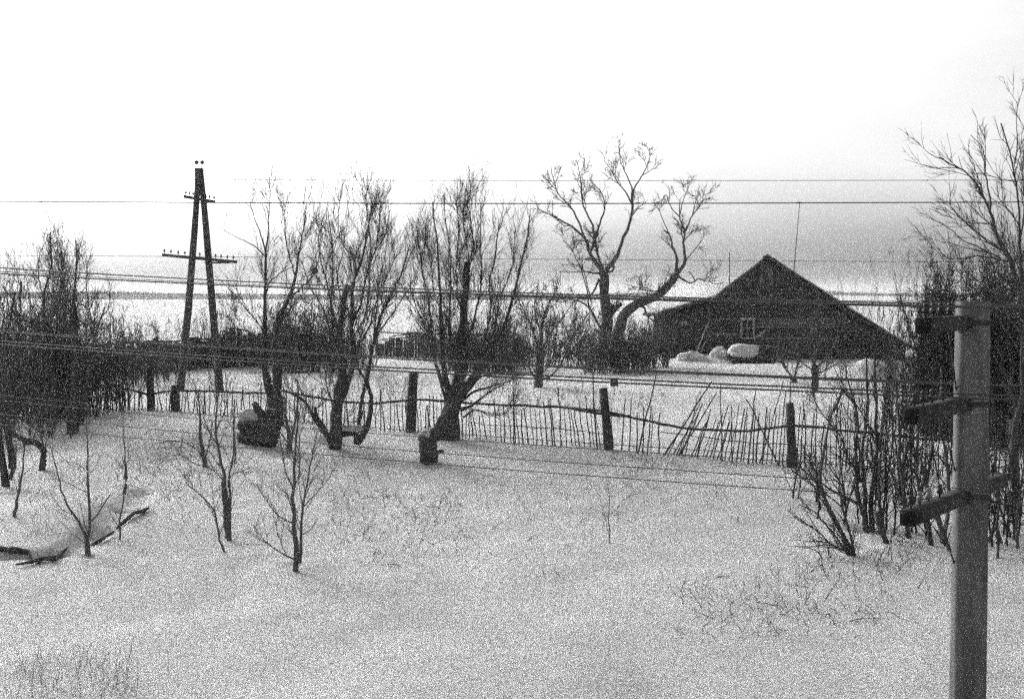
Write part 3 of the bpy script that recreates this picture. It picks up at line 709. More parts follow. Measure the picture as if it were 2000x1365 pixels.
# order the 8 corner points around the section
ordv = sorted(range(8), key=lambda i: math.atan2(V[i][1], V[i][0])); V = np.concatenate([V[j * 8:(j + 1) * 8][ordv] for j in range(ns + 1)])
Q = [(j * 8 + i, j * 8 + (i + 1) % 8, (j + 1) * 8 + (i + 1) % 8, (j + 1) * 8 + i) for j in range(ns) for i in range(8)]
b.add(V, Q, [list(range(8))[::-1], [ns * 8 + i for i in range(8)]]); sh = b.obj('shaft', M['concrete'], cp)
ctop = at(1890, 588, PYc)
ADX, ADY = -.505, -.863
levels = [(636, 1.2, 0), (812, 1.28, .0), (1012, 1.32, 0)]
wires = []
for li, (ve, hl_, _) in enumerate(levels):
    e0 = np.array((cb[0] - wt - .03, PYc, 0)) + np.array((ADX, ADY, 0)) * 0
    endp = at([1803, 1780, 1773][li], ve, PYc + ADY * hl_)
    zc = endp[2]; dirv = unit(np.array((endp[0] - (cb[0] - wt * .6), endp[1] - PYc + .0, 0)))
    near = np.array((endp[0], endp[1], zc)); far = near - dirv * (2.6 if li == 2 else 1.85)
    ang = math.atan2(dirv[1], dirv[0]); L_ = np.linalg.norm(near - far)
    zc_l = zc - cb[2]; s_ = .06
    b = Acc(); mm = Matrix.Translation(Vector(far - cb)) @ Matrix.Rotation(ang, 4, 'Z')
    # chamfered beam
    sec = [(-s_, -s_ + .012), (-s_ + .012, -s_), (s_ - .012, -s_), (s_, -s_ + .012), (s_, s_ - .012), (s_ - .012, s_), (-s_ + .012, s_), (-s_, s_ - .012)]
    VV = []
    for k_ in range(7):
        for (p_, q_) in sec:
            VV.append(tuple(mm @ Vector((L_ * k_ / 6, p_ + RNG.normal(0, .0012), q_ + RNG.normal(0, .0012)))))
    b.add(VV, [(j * 8 + i, j * 8 + (i + 1) % 8, (j + 1) * 8 + (i + 1) % 8, (j + 1) * 8 + i) for j in range(6) for i in range(8)], [list(range(8))[::-1], [48 + i for i in range(8)]])
    arm = b.obj('crossarm', M['arm_wood'], cp)
    b = Acc(); V2 = [tuple(mm @ Vector((L_ + .003, p_ * .94, q_ * .94))) for (p_, q_) in sec] + [tuple(mm @ Vector((L_ + .006, p_ * .9, q_ * .9))) for (p_, q_) in sec]
    b.add(V2, [(i, (i + 1) % 8, 8 + (i + 1) % 8, 8 + i) for i in range(8)], [[8 + i for i in range(8)]]); b.obj('end_grain', M['end_grain'], arm)
    # steel band round the pole
    wz = wt + .012; b = Acc(); b.box((-wz, -wz, zc_l - .03), (wz, wz, zc_l + .03)) if False else None
    for oi, off in enumerate((.07, .28, .5, .78, 1.62, 1.86, 2.1, 2.32) if li == 2 else (.07, .28, .5, .78, 1.5, 1.6, 1.7, 1.78)):
        p = near - dirv * off; q = p + (0, 0, s_)
        # curved iron hook pin and bell insulator
        b = Acc(); b.tubes(np.array([q + (0, 0, -.01), q + (0, 0, .045), q + (0, 0, .1)]) - cb, np.full(3, .008), 6, True); b.obj('pin', M['wire'], arm)
        q2 = q + (0, 0, .03)
        P = np.array([(q2[0], q2[1], q2[2] + zz) for zz in (0, .006, .022, .036, .04, .05, .056, .07, .075)]) - cb
        b = Acc(); b.tubes(P, np.array([.026, .033, .032, .026, .02, .02, .027, .024, .008]) * .8, 12, True); b.obj('insulator', M['porcelain_pale' if li == 2 and oi in (1, 2, 5) else 'porcelain'], arm, True)
        wires.append((li, oi, q2 + (0, 0, .05)))
    # stay brace from arm to pole
    p = near - dirv * .75 - (0, 0, s_); q = np.array((cb[0] - wt, PYc, zc - .55)); b = Acc()
    b.tubes(np.array([p, q]) - cb, np.array([.008, .008]), 6, True); b.obj('brace', M['wire'], arm)
    for z_b in (-.035, .035):
        b = Acc(); b.tubes(np.array([(w_b, -wt * .62 - .03, zc_l + z_b) for w_b in ()] or [(-wt * .3, -wt * .62 - .035, zc_l + z_b), (-wt * .3, -wt * .62 + .02, zc_l + z_b)]), np.full(2, .012), 6, True); b.obj('bolt', M['wire'], arm)
    b = Acc(); cen = Vector((0, 0, zc_l))
    w_ = wb + (wt - wb) * (zc_l / zt) + .004
    ring = [(-w_, -w_ * .64), (w_, -w_ * .64), (w_, w_ * .64), (-w_, w_ * .64)]
    V = [(x_, y_, zc_l + dz_) for dz_ in (-.02, .02) for (x_, y_) in ring]
    b.add(V, [(i, (i + 1) % 4, 4 + (i + 1) % 4, 4 + i) for i in range(4)]); b.obj('band', M['wire'], arm)

# wires on the concrete pole
names = ['topmost', 'middle', 'lowest']
ordn = ['nearest', 'second', 'third', 'fourth', 'fifth', 'sixth', 'seventh', 'farthest']
WD = unit(np.array((-.863, .505, 0)))
rise = [.37, .26, .12]
skip = {(0, 2), (0, 4), (0, 5), (1, 1), (1, 3), (2, 2), (2, 1), (2, 6), (2, 4)}
for li, off, p in wires:
    if (li, off) in skip: continue
    tt = np.concatenate([np.linspace(-9, 0, 6), np.linspace(0, 45, 28)[1:]])
    k = rise[li] * RNG.uniform(.96, 1.04)
    zz = k * tt / 11.5 + .0016 * (tt * tt - 11.5 * tt)
    P = p + WD * tt[:, None]; P[:, 2] = p[2] + zz
    thick = (li, off) in ((0, 0), (1, 0), (0, 7), (1, 2))
    r = .0075 if thick else .004
    b = Acc(); b.tubes(P - p, np.full(len(P), r), 5); o = b.obj('overhead_wire', M['wire'], None, True); o.location = p
    tag(o, f"{'thick dark cable' if thick else 'thin wire'} on the {names[li]} crossarm's {ordn[off]} insulator" + ('' if off in (0, 7) else ' from its near end'), 'wire', 'wires strung on the concrete pole')
# two wires higher up
def sky_wire(label, v0, v1, v2, Y, r):
    X0, X1 = at(-200, v0, Y)[0], at(2200, v2, Y)[0]
    P = resample([at(-900, v0 - 3, Y), at(0, v0, Y), at(1000, v1, Y), at(2000, v2, Y), at(2900, v2 - 4, Y)], 40)
    b = Acc(); b.tubes(P - P[0], np.full(40, r), 5); o = b.obj('overhead_wire', M['wire'], None, True); o.location = P[0]; tag(o, label, 'wire', 'level wires high across the sky')
sky_wire('straight wire high across the sky over the tree tops', 394, 398, 395, 14, .006)
sky_wire('faint topmost wire, highest of all across the sky', 350, 353, 352, 20, .0044)
sky_wire('faint wire crossing at the height of the A-frame pole lower crossarm', 499, 506, 512, 20, .0036)
sky_wire('faint wire crossing in front of the distant horizon', 571, 580, 590, 20, .0036)

# ------------------------------------------------------------------ trees
WILLOW = [dict(per_m=5.2, lmin=.5, lmax=1.7, ang=30, up=.5, K=8, t0=.1, rr=.36, rmax=.0075, rtip=.003, tpow=.75, wob=.17), dict(per_m=6.5, lmin=.3, lmax=1.1, ang=28, up=.3, K=5, t0=.05, rmax=.004, rtip=.0026), dict(per_m=4.0, lmin=.15, lmax=.5, ang=30, up=.2, K=3, t0=.2, rtip=.0023)]
WILLOW_D = [dict(WILLOW[0], per_m=5), dict(WILLOW[1], per_m=7), WILLOW[2]]
OLD = [dict(per_m=1.8, lmin=.5, lmax=1.7, ang=42, up=.3, K=8, t0=.4, rmax=.03, wob=.25, rtip=.008), dict(per_m=6, lmin=.3, lmax=1.0, ang=38, up=.25, K=6, t0=.2, rmax=.011, wob=.22, rtip=.006), dict(per_m=7, lmin=.15, lmax=.5, ang=35, up=.2, K=4, wob=.2, rtip=.006)]
APPLE = [dict(per_m=6, lmin=.4, lmax=1.4, ang=45, up=.3, K=7, t0=.25, rmax=.025, wob=.2, rtip=.006), dict(per_m=6, lmin=.2, lmax=.7, ang=42, up=.25, K=5, wob=.2, rmax=.012, rtip=.005), dict(per_m=5, lmin=.12, lmax=.35, ang=40, up=.2, K=3, rtip=.004)]
SAP = [dict(per_m=6.5, lmin=.2, lmax=.8, ang=36, up=.35, K=7, t0=.1, rmax=.006, rtip=.0022, wob=.1), dict(per_m=6, lmin=.1, lmax=.4, ang=34, up=.25, K=4, rtip=.0018)]

def stumpy(label, parts, u, v, Y=None, cap=None, seed=0):
    """short cut trunk with rough bark; parts = list of (pixel polyline, w0, w1)"""
    if Y is None: Y = hit(u, v)[1]
    B = at(u, v, Y); B[2] = float(ground(B[0], Y)); root = thing('tree_stump', label, 'stump', tuple(B), None)
    for (pts, w0, w1) in parts:
        rg = np.random.default_rng(seed + len(pts)); P = resample([at(a_, b_, Y) for a_, b_ in pts], 16); R = np.linspace(w0, w1, 16) * Y / F / 2 * rg.uniform(.92, 1.08, 16)
        b = Acc(); b.tubes(P - B, R, 18, True, rough=.07); o = b.obj('trunk', M['bark'], root, False)
    if cap:
        c0, sx, sz = cap; p = at(c0[0], c0[1], Y - .02) - B; b = Acc(); b.add(*pillow((p[0], p[1], p[2]), (sx * Y / F, sx * Y / F, sz * Y / F), 2.4, seed=seed, wob=.1)); b.obj('snow_cap', M['snow'], root, True)
    return root

# tree just right of the A-frame pole
yA = hit(540, 830)[1]
tree_px('willow_tree', 'twin trunked bare willow rising behind the big stump right of the A-frame pole', 'tree', (538, 820), yA, [
    ([(542, 834), (543, 800), (542, 760), (540, 700), (543, 640), (549, 610)], 27, 15, True), ([(549, 612), (565, 580), (577, 540), (586, 480), (596, 425)], 15, 3, False),
    ([(538, 822), (531, 785), (521, 745), (515, 700), (517, 640)], 20, 12, True), ([(517, 645), (518, 570), (519, 492)], 14, 7, False),
    ([(519, 492), (508, 455), (497, 425), (487, 395)], 6, 2, False), ([(519, 492), (524, 450), (526, 410), (528, 370)], 6, 2, False),
    ([(518, 500), (495, 480), (465, 465), (437, 450)], 5, 1.5, False), ([(565, 582), (590, 560), (610, 540), (622, 505), (625, 470)], 6, 2, False),
    ([(518, 560), (545, 535), (575, 520)], 4, 1.5, False), ([(517, 650), (495, 620), (470, 590), (445, 560)], 5, 1.5, False), ([(516, 680), (490, 650), (462, 640), (440, 610)], 5, 1.5, False),
    ([(543, 640), (570, 600), (600, 560)], 6, 2, False), ([(596, 425), (600, 395), (612, 365)], 3, 1, False), ([(577, 540), (560, 480), (555, 430), (560, 385)], 5, 1.5, False)], WILLOW, 11)
stumpy('big forked stump with a snow cap, below the twin trunked willow', [([(491, 872), (488, 850), (486, 822)], 50, 42), ([(506, 868), (513, 835), (506, 805), (496, 786)], 46, 10), ([(516, 862), (528, 835), (536, 800)], 50, 30)], 495, 866, cap=((485, 812), 19, 16), seed=3)

yB = hit(655, 876)[1]
tree_px('willow_tree', 'tall multi-stemmed willow with a sawn-off central stem, left of the middle', 'tree', (655, 876), yB, [
    ([(652, 888), (655, 850), (658, 800), (665, 750), (668, 700), (663, 650), (670, 600), (680, 556)], 30, 11, True),
    ([(661, 790), (680, 740), (690, 690), (687, 640), (690, 580), (696, 530), (712, 500), (716, 450), (728, 400)], 15, 3, True),
    ([(650, 868), (632, 840), (612, 815), (600, 790), (578, 772), (553, 762)], 16, 4, True), ([(636, 842), (622, 820), (615, 800), (618, 797)], 12, 7, True),
    ([(663, 650), (650, 610), (640, 560), (625, 500), (622, 440)], 9, 2, False), ([(661, 690), (645, 650), (630, 600), (605, 560), (590, 510)], 8, 2, False),
    ([(668, 700), (650, 660), (648, 600), (650, 530), (645, 460), (640, 400)], 9, 2, False), ([(687, 640), (705, 590), (715, 540), (735, 480), (742, 420), (745, 380)], 8, 2, False),
    ([(690, 690), (720, 640), (735, 590), (760, 530), (780, 480)], 8, 2, False), ([(696, 530), (690, 500), (670, 480), (660, 440), (665, 380)], 5, 1.5, False),
    ([(688, 660), (712, 620), (720, 570), (724, 500), (720, 430), (712, 385)], 7, 2, False), ([(680, 740), (645, 690), (640, 650)], 5, 2, False),
    ([(670, 600), (660, 540), (672, 480), (680, 420), (676, 375)], 5, 1.5, False), ([(655, 800), (640, 760), (632, 700), (620, 650)], 6, 2, False)], WILLOW, 12)
tree_px('willow_tree', 'slender curved willow stems beside the snowy fallen bough', 'tree', (700, 858), yB + .6, [
    ([(702, 862), (714, 840), (722, 812), (724, 780), (714, 750), (722, 715), (728, 670), (742, 620), (765, 570), (790, 520), (800, 480)], 14, 2, True),
    ([(718, 745), (700, 720), (698, 680), (712, 640), (728, 600)], 7, 2, False), ([(728, 670), (745, 640), (775, 600), (800, 560), (818, 520)], 7, 2, False), ([(724, 700), (733, 640), (740, 560), (752, 500), (757, 440)], 7, 2, False),
    ([(714, 750), (705, 790), (700, 830)], 8, 7, True)], WILLOW, 13)
Bf = at(690, 850, yB + .2); fb = thing('fallen_bough', 'short fallen bough heaped with snow between the willow stems', 'bough', tuple(Bf))
rod([at(662, 850, yB + .1), at(685, 846, yB + .15), at(705, 838, yB + .2), at(722, 828, yB + .2)], np.array([9, 12, 12, 9]) * yB / F / 2, M['bark'], fb, Bf, 'limb', 8)
rod([at(699, 850, yB + .2), at(698, 866, yB + .1)], np.array([18, 16]) * yB / F / 2, M['bark'], fb, Bf, 'stub', 8)
p = at(688, 838, yB + .2) - Bf; b = Acc(); b.add(*pillow(tuple(p), (.32, .16, .11), 2.2, seed=6, wob=.1)); b.obj('snow_cap', M['snow'], fb, True)

yC = hit(880, 858)[1]
tree_px('willow_tree', 'big fan-shaped willow of many stems in the middle of the photo', 'tree', (882, 858), yC, [
    ([(880, 866), (882, 840), (884, 800), (892, 760), (900, 710), (903, 650), (908, 590), (912, 512)], 42, 12, True),
    ([(884, 800), (872, 750), (868, 700), (862, 640), (859, 560), (852, 470), (845, 395)], 17, 2.5, True),
    ([(842, 862), (856, 838), (874, 810), (895, 780), (925, 740), (950, 715), (975, 670), (990, 610), (1010, 555), (1026, 480), (1035, 420)], 24, 2.5, True),
    ([(876, 790), (858, 740), (845, 680), (838, 600), (826, 530), (815, 450)], 11, 2, False), ([(872, 760), (852, 710), (838, 660), (812, 600), (800, 560)], 8, 2, False),
    ([(895, 790), (925, 765), (960, 755), (1000, 742), (1020, 720)], 11, 2, False), ([(905, 775), (940, 735), (975, 725), (1010, 700), (1035, 690)], 10, 2, False),
    ([(900, 800), (925, 790), (960, 762), (985, 750)], 12, 3, False), ([(905, 815), (930, 800), (960, 812), (1000, 800)], 8, 2, False),
    ([(903, 680), (925, 630), (938, 560), (940, 480), (938, 400)], 9, 2, False), ([(900, 710), (880, 650), (878, 580), (880, 500), (870, 420), (868, 380)], 9, 2, False),
    ([(910, 560), (915, 500), (905, 430), (908, 375)], 6, 2, False), ([(905, 640), (895, 580), (892, 520), (896, 450), (890, 390)], 7, 2, False),
    ([(925, 740), (940, 690), (955, 620), (958, 550), (972, 470), (980, 420)], 10, 2, False), ([(950, 715), (965, 650), (975, 590), (1000, 520), (1006, 450)], 8, 2, False),
    ([(912, 520), (925, 480), (918, 420), (928, 368)], 5, 1.5, False), ([(868, 700), (880, 640), (850, 580), (842, 520), (830, 440)], 6, 2, False)], WILLOW_D, 14)
stumpy('barrel-shaped cut stump with snow on top, at the foot of the fan-shaped willow', [([(838, 904), (836, 880), (835, 852)], 34, 37), ([(845, 855), (858, 838), (870, 818)], 24, 26), ([(852, 884), (866, 880)], 8, 7)], 836, 902, cap=((831, 850), 15, 10), seed=5)

tree_px('apple_tree', 'small spreading orchard tree between the fan-shaped willow and the large old tree', 'tree', (1052, 757), None or hit(1052, 757)[1], [
    ([(1052, 762), (1053, 735), (1055, 700), (1055, 685)], 20, 16, True), ([(1055, 690), (1042, 650), (1030, 620), (1012, 585), (1005, 560)], 9, 2, False), ([(1055, 688), (1058, 640), (1068, 600), (1085, 570), (1095, 545)], 9, 2, False),
    ([(1057, 740), (1075, 735), (1098, 705), (1115, 660), (1140, 625), (1160, 600)], 8, 2, False), ([(1048, 742), (1036, 725), (1030, 700), (1015, 680)], 7, 2, False), ([(1055, 690), (1075, 650), (1100, 620), (1120, 590)], 8, 2, False),
    ([(1052, 695), (1030, 680), (1005, 660), (985, 630)], 8, 2, False), ([(1050, 725), (1025, 728), (1002, 726)], 5, 2, False), ([(1045, 690), (1060, 660), (1045, 610), (1050, 560)], 6, 2, False)], APPLE, 15)

tree_px('old_tree', 'tall old bare tree with forked crown left of the farmhouse', 'tree', (1175, 705), 74, [
    ([(1176, 712), (1178, 670), (1186, 630), (1181, 580), (1178, 528)], 30, 19, True),
    ([(1180, 535), (1160, 505), (1147, 488), (1144, 468), (1125, 450), (1095, 430), (1070, 418), (1050, 408)], 15, 3, False), ([(1145, 472), (1128, 430), (1112, 400), (1095, 385), (1080, 350), (1078, 325)], 8, 2, False),
    ([(1178, 528), (1168, 500), (1163, 470), (1161, 452)], 9, 6, False), ([(1152, 495), (1160, 470), (1158, 445), (1150, 425), (1138, 395), (1134, 350), (1128, 318)], 9, 2, False),
    ([(1163, 465), (1172, 435), (1180, 412), (1179, 385), (1165, 365), (1150, 350)], 8, 2, False), ([(1182, 530), (1204, 503), (1218, 465), (1232, 430), (1236, 400), (1234, 375)], 14, 7, False),
    ([(1235, 400), (1222, 375), (1205, 355), (1192, 330), (1180, 315)], 6, 2, False), ([(1236, 385), (1240, 365), (1256, 340), (1268, 315), (1270, 290)], 6, 2, False), ([(1236, 380), (1228, 350), (1213, 320), (1210, 290)], 5, 2, False), ([(1236, 420), (1248, 405), (1258, 398)], 4, 2, False),
    ([(1176, 534), (1155, 533), (1140, 530), (1118, 532), (1095, 531)], 7, 2, False), ([(1180, 530), (1195, 530), (1200, 520)], 9, 6, False), ([(1170, 545), (1164, 560), (1155, 575), (1135, 583), (1118, 590)], 8, 3, False),
    ([(1186, 625), (1200, 605), (1213, 593)], 14, 9, True), ([(1197, 606), (1196, 594)], 9, 8, True), ([(1172, 640), (1150, 600), (1120, 585), (1090, 590), (1070, 570)], 9, 2, False), ([(1150, 600), (1140, 540), (1118, 490), (1100, 470)], 5, 2, False), ([(1155, 590), (1138, 520), (1125, 480)], 5, 2, False)], OLD, 16)
tree_px('old_tree', 'old tree leaning right towards the farmhouse roof', 'tree', (1205, 690), 73, [
    ([(1203, 700), (1208, 655), (1217, 622), (1232, 602), (1262, 585), (1290, 572), (1308, 558), (1320, 535)], 27, 16, True),
    ([(1320, 538), (1322, 505), (1313, 480), (1308, 460), (1296, 450)], 13, 4, False), ([(1322, 536), (1338, 512), (1335, 480), (1338, 455), (1328, 425), (1328, 395)], 13, 3, False),
    ([(1337, 455), (1350, 425), (1365, 405), (1378, 385)], 6, 2, False), ([(1325, 540), (1345, 552), (1356, 551), (1363, 544), (1378, 550), (1400, 548)], 8, 2, False), ([(1357, 548), (1352, 538), (1345, 530)], 4, 2, False),
    ([(1305, 563), (1285, 568), (1269, 568), (1250, 562), (1237, 561)], 7, 2, False), ([(1328, 425), (1310, 405), (1300, 380), (1290, 400)], 4, 2, False), ([(1338, 510), (1355, 490), (1370, 470)], 4, 2, False), ([(1308, 460), (1295, 430), (1285, 405)], 4, 2, False), ([(1328, 420), (1335, 390), (1345, 365)], 4, 2, False),
    ([(1240, 598), (1258, 600), (1262, 615), (1275, 625), (1290, 635), (1293, 650)], 8, 3, False), ([(1254, 596), (1250, 580), (1240, 575)], 5, 2, False)], OLD, 17)
X_ = at(1152, 690, 72)
pole_thing('pale_post', 'short pale upright post at the foot of the large old tree', 'post', (X_[0], 72, float(ground(X_[0], 72))), at(1152, 655, 72), .13, .13, M['pale_wood'], 6, seed=9)

# big tree at the right edge
yR = 29.5
tree_px('tall_tree', 'tall bare tree at the right edge behind the concrete pole, reaching highest of all', 'tree', (1985, 1005), yR, [
    ([(1986, 1012), (1984, 930), (1984, 850), (1988, 780), (1996, 700), (1999, 620), (1996, 560), (1992, 500), (1990, 449), (1987, 399), (1982, 332), (1963, 278), (1955, 241)], 20, 3, True),
    ([(1999, 610), (1985, 545), (1970, 500), (1953, 468), (1940, 429), (1933, 410), (1919, 385), (1909, 362), (1886, 335), (1860, 322), (1835, 308)], 14, 2.5, True),
    ([(1933, 412), (1936, 396), (1930, 369), (1925, 338), (1919, 291), (1896, 264)], 7, 2, False), ([(1960, 490), (1926, 470), (1899, 446), (1869, 416), (1852, 395)], 7, 2, False),
    ([(1955, 505), (1906, 480), (1886, 473), (1866, 456), (1835, 433)], 6, 2, False), ([(1970, 510), (1913, 500), (1869, 507), (1845, 500), (1818, 483)], 7, 2, False),
    ([(1987, 355), (1960, 352), (1936, 345), (1900, 338)], 4, 1.5, False), ([(1982, 320), (1987, 280), (1985, 230), (1988, 200)], 5, 1.5, False), ([(1990, 440), (1975, 415), (1960, 400), (1935, 365)], 5, 1.5, False),
    ([(1994, 520), (2010, 440), (2020, 360), (2015, 280), (2025, 220)], 9, 2, False), ([(1992, 470), (2002, 400), (1998, 330), (2004, 250)], 6, 2, False), ([(1940, 440), (1915, 435), (1895, 440)], 4, 1.5, False), ([(1909, 362), (1900, 350), (1880, 330), (1872, 305)], 4, 1.5, False), ([(1998, 640), (1960, 580), (1925, 560), (1890, 530)], 8, 2, False), ([(1999, 650), (1970, 620), (1940, 560), (1930, 520)], 7, 2, False)],
    [dict(per_m=4.2, lmin=.4, lmax=1.5, ang=32, up=.25, K=7, t0=.1, rmax=.012, rtip=.0035, wob=.12), dict(per_m=9, lmin=.2, lmax=.8, ang=32, up=.2, K=5, rtip=.0026), dict(per_m=5, lmin=.1, lmax=.3, ang=35, up=.1, K=3, rtip=.0022)], 18)

# ---- foreground saplings (their stems are thin and their bases stand in open snow)
def sap(label, base, limbs, seed, lv=SAP, group=None):
    Y = hit(*base)[1]
    return tree_px('sapling', label, 'sapling', base, Y, limbs, lv, seed, group, bark='bark_pale', dep=.3)
sap('bushy sapling standing alone in the front snow, left of the middle', (577, 1117), [
    ([(577, 1122), (576, 1060), (573, 980), (575, 920), (578, 860), (580, 800), (581, 740)], 13, 3, True), ([(585, 1100), (588, 1040), (592, 990), (602, 930), (612, 880), (620, 840)], 8, 2, True),
    ([(576, 1092), (550, 1080), (525, 1062), (505, 1045), (495, 1030)], 6, 1.5, False), ([(573, 1022), (545, 1008), (530, 990), (512, 965), (500, 945)], 5, 1.5, False), ([(575, 960), (560, 925), (552, 890), (545, 850), (530, 825)], 6, 1.5, False),
    ([(592, 990), (620, 960), (645, 930), (660, 905)], 4, 1.2, False), ([(587, 1045), (605, 1035), (622, 1012)], 4, 1.2, False), ([(583, 935), (585, 900), (586, 850), (600, 800)], 5, 1.5, False), ([(574, 980), (555, 960), (535, 940)], 3, 1, False), ([(560, 1085), (545, 1050), (535, 1010), (530, 980)], 3, 1, False), ([(592, 992), (584, 950), (580, 930)], 4, 2, False)], 21)
sap('tall double-stemmed sapling in front of the big forked stump', (447, 1056), [
    ([(449, 1060), (446, 1000), (436, 935), (430, 885), (422, 840), (424, 780), (420, 720)], 11, 3, True), ([(444, 1050), (438, 990), (434, 940)], 9, 6, True), ([(448, 1045), (448, 990), (447, 935), (455, 900), (456, 860), (458, 780)], 8, 2.5, True),
    ([(428, 872), (412, 850), (400, 820), (392, 780)], 5, 2, False), ([(438, 940), (425, 925), (405, 912), (380, 905), (350, 888), (320, 892), (290, 905)], 4, 1.5, False), ([(422, 840), (440, 800), (445, 760)], 4, 1.5, False), ([(447, 935), (460, 922), (480, 922), (505, 920)], 3, 1, False), ([(424, 790), (412, 750), (408, 720)], 3, 1.5, False)], 22, lv=[dict(SAP[0], per_m=3.2), dict(SAP[1], per_m=3)])
sap('thin crooked sapling leaning left beside the double-stemmed one', (437, 1078), [
    ([(438, 1080), (432, 1060), (424, 1030), (420, 1000), (410, 985), (395, 970), (372, 950), (357, 925)], 6, 2, True), ([(424, 1030), (420, 1010), (416, 975), (412, 930)], 3, 1, False)], 23, lv=[dict(SAP[0], per_m=3.5), dict(SAP[1], per_m=3)])
sap('forked sapling with a stout base at lower left', (173, 1088), [
    ([(172, 1092), (171, 1070), (168, 1045)], 13, 10, True), ([(171, 1050), (178, 1010), (175, 975), (171, 930), (172, 880), (170, 820), (171, 790)], 8, 2, True), ([(168, 1045), (150, 1015), (130, 985), (117, 945), (108, 905), (98, 870)], 7, 2, True),
    ([(170, 962), (150, 952), (125, 940), (100, 935), (85, 937)], 3, 1, False), ([(165, 915), (150, 905), (130, 900), (110, 880)], 3, 1, False), ([(172, 1045), (162, 1010), (155, 970)], 4, 1, False), ([(176, 1020), (190, 1005), (205, 980), (218, 962)], 5, 3, False), ([(165, 1060), (145, 1045), (125, 1040), (95, 1045)], 3, 1, False)], 24, lv=[dict(SAP[0], per_m=3.2), dict(SAP[1], per_m=3)])
sap('single thin stem rising behind the forked sapling', (234, 1055), [([(234, 1058), (236, 1010), (240, 970), (245, 930), (244, 880), (241, 830), (240, 790)], 5, 1.5, True), ([(245, 935), (246, 915), (243, 895)], 9, 3, True), ([(246, 945), (242, 965)], 9, 10, False)], 25, lv=[dict(SAP[0], per_m=2)])
sap('short thin stem at far lower left with a thick foot', (30, 1010), [([(29, 1014), (31, 990), (36, 960), (43, 930), (46, 890), (50, 860)], 9, 2, True)], 26, lv=[dict(SAP[0], per_m=4)])
sap('thin sapling with a bundle of twigs, near the fence at left', (398, 912), [([(400, 915), (398, 890), (392, 850), (390, 800), (386, 760)], 12, 2.5, True), ([(399, 900), (410, 860), (414, 820)], 5, 2, False), ([(398, 895), (375, 870), (345, 860), (310, 865)], 4, 1.5, False)], 27, lv=[dict(SAP[0], per_m=9, t0=0), dict(SAP[1], per_m=5)])
sap('sapling with a thick foot just left of the willow with the sawn-off stem', (566, 880), [([(567, 886), (566, 868), (565, 850), (558, 810), (560, 760)], 14, 2, True), ([(567, 870), (575, 830), (580, 790), (582, 740)], 8, 2, True), ([(566, 870), (548, 845), (530, 820)], 5, 1.5, False)], 28, lv=[dict(SAP[0], per_m=6)])
sap('lone thin stem in the open snow right of the middle', (1190, 1060), [([(1190, 1063), (1191, 1040), (1189, 1010), (1190, 980), (1189, 950)], 3, 1, True), ([(1191, 1050), (1183, 1020), (1176, 1000)], 1.5, .8, False)], 29, lv=[dict(SAP[0], per_m=2)])
sap('thin upright stem between the big forked stump and the tall sapling', (458, 905), [([(458, 940), (459, 880), (457, 840), (458, 780)], 4, 2.5, True)], 30, lv=[dict(SAP[0], per_m=2)])

# ---- trees of the dark thicket at left
def ltree(label, base, limbs, seed, Y=None, lv=WILLOW):
    return tree_px('willow_tree', label, 'tree', base, Y or hit(*base)[1], limbs, lv, seed, None)
ltree('stout bare tree standing on a thick foot in the left thicket, before the fence end', (142, 845), [([(141, 850), (144, 820), (146, 770), (150, 700), (148, 640), (145, 580), (150, 520), (148, 470)], 26, 3, True), ([(158, 830), (166, 790), (172, 740), (176, 690), (190, 640), (205, 600)], 14, 3, True), ([(148, 640), (130, 590), (118, 540), (110, 500)], 7, 2, False), ([(150, 690), (135, 650), (110, 610), (95, 560)], 8, 2, False), ([(172, 740), (185, 700), (180, 640), (170, 580), (168, 530)], 8, 2, False)], 31, lv=WILLOW_D)
ltree('bare tree in the left thicket whose top rises above the others', (100, 830), [([(100, 836), (96, 780), (92, 700), (88, 640), (86, 580), (95, 530), (100, 480), (98, 455)], 18, 3, True), ([(92, 700), (75, 640), (60, 590), (50, 540)], 8, 2, False), ([(88, 640), (110, 600), (120, 550), (125, 500)], 8, 2, False), ([(86, 590), (75, 540), (78, 490)], 6, 2, False), ([(94, 740), (120, 690), (125, 630), (135, 570)], 8, 2, False)], 32, lv=WILLOW_D, Y=42)
ltree('dark leaning tree at the very left edge with two bare feet', (15, 950), [([(12, 955), (8, 920), (2, 880), (-4, 830), (-5, 760), (5, 690), (20, 620), (30, 570)], 16, 4, True), ([(25, 915), (22, 880), (14, 840), (12, 790), (20, 730), (35, 660), (40, 600), (42, 550)], 16, 4, True), ([(20, 935), (28, 905), (27, 880)], 9, 8, True), ([(12, 790), (45, 740), (60, 690), (90, 650)], 9, 2, False), ([(2, 700), (-20, 640), (-30, 580)], 8, 2, False), ([(20, 730), (0, 670), (8, 610), (-5, 560)], 7, 2, False)], 33, lv=WILLOW_D)
ltree('broken low tree with a sawn limb pointing left, at left', (82, 918), [([(81, 922), (84, 900), (86, 878)], 15, 12, True), ([(86, 880), (72, 866), (50, 858), (30, 850), (10, 835), (-10, 815)], 14, 8, True), ([(75, 868), (60, 865), (46, 868)], 9, 6, True), ([(87, 880), (92, 850), (98, 820), (104, 790)], 5, 2, False), ([(86, 878), (78, 840), (80, 800), (88, 760)], 5, 2, False)], 34)
def crowd(label, X, Y, h, n, sp, seed, lv=None, **k):
    return shrub('bush', label, 'bush', X, Y, h, n, sp, lv or [dict(per_m=3, lmin=.4, lmax=1.3, ang=32, up=.35, K=6, t0=.1, rmax=.012, rtip=.0035), dict(per_m=4.2, lmin=.15, lmax=.5, ang=36, up=.2, K=4, rtip=.003)], seed, **k)
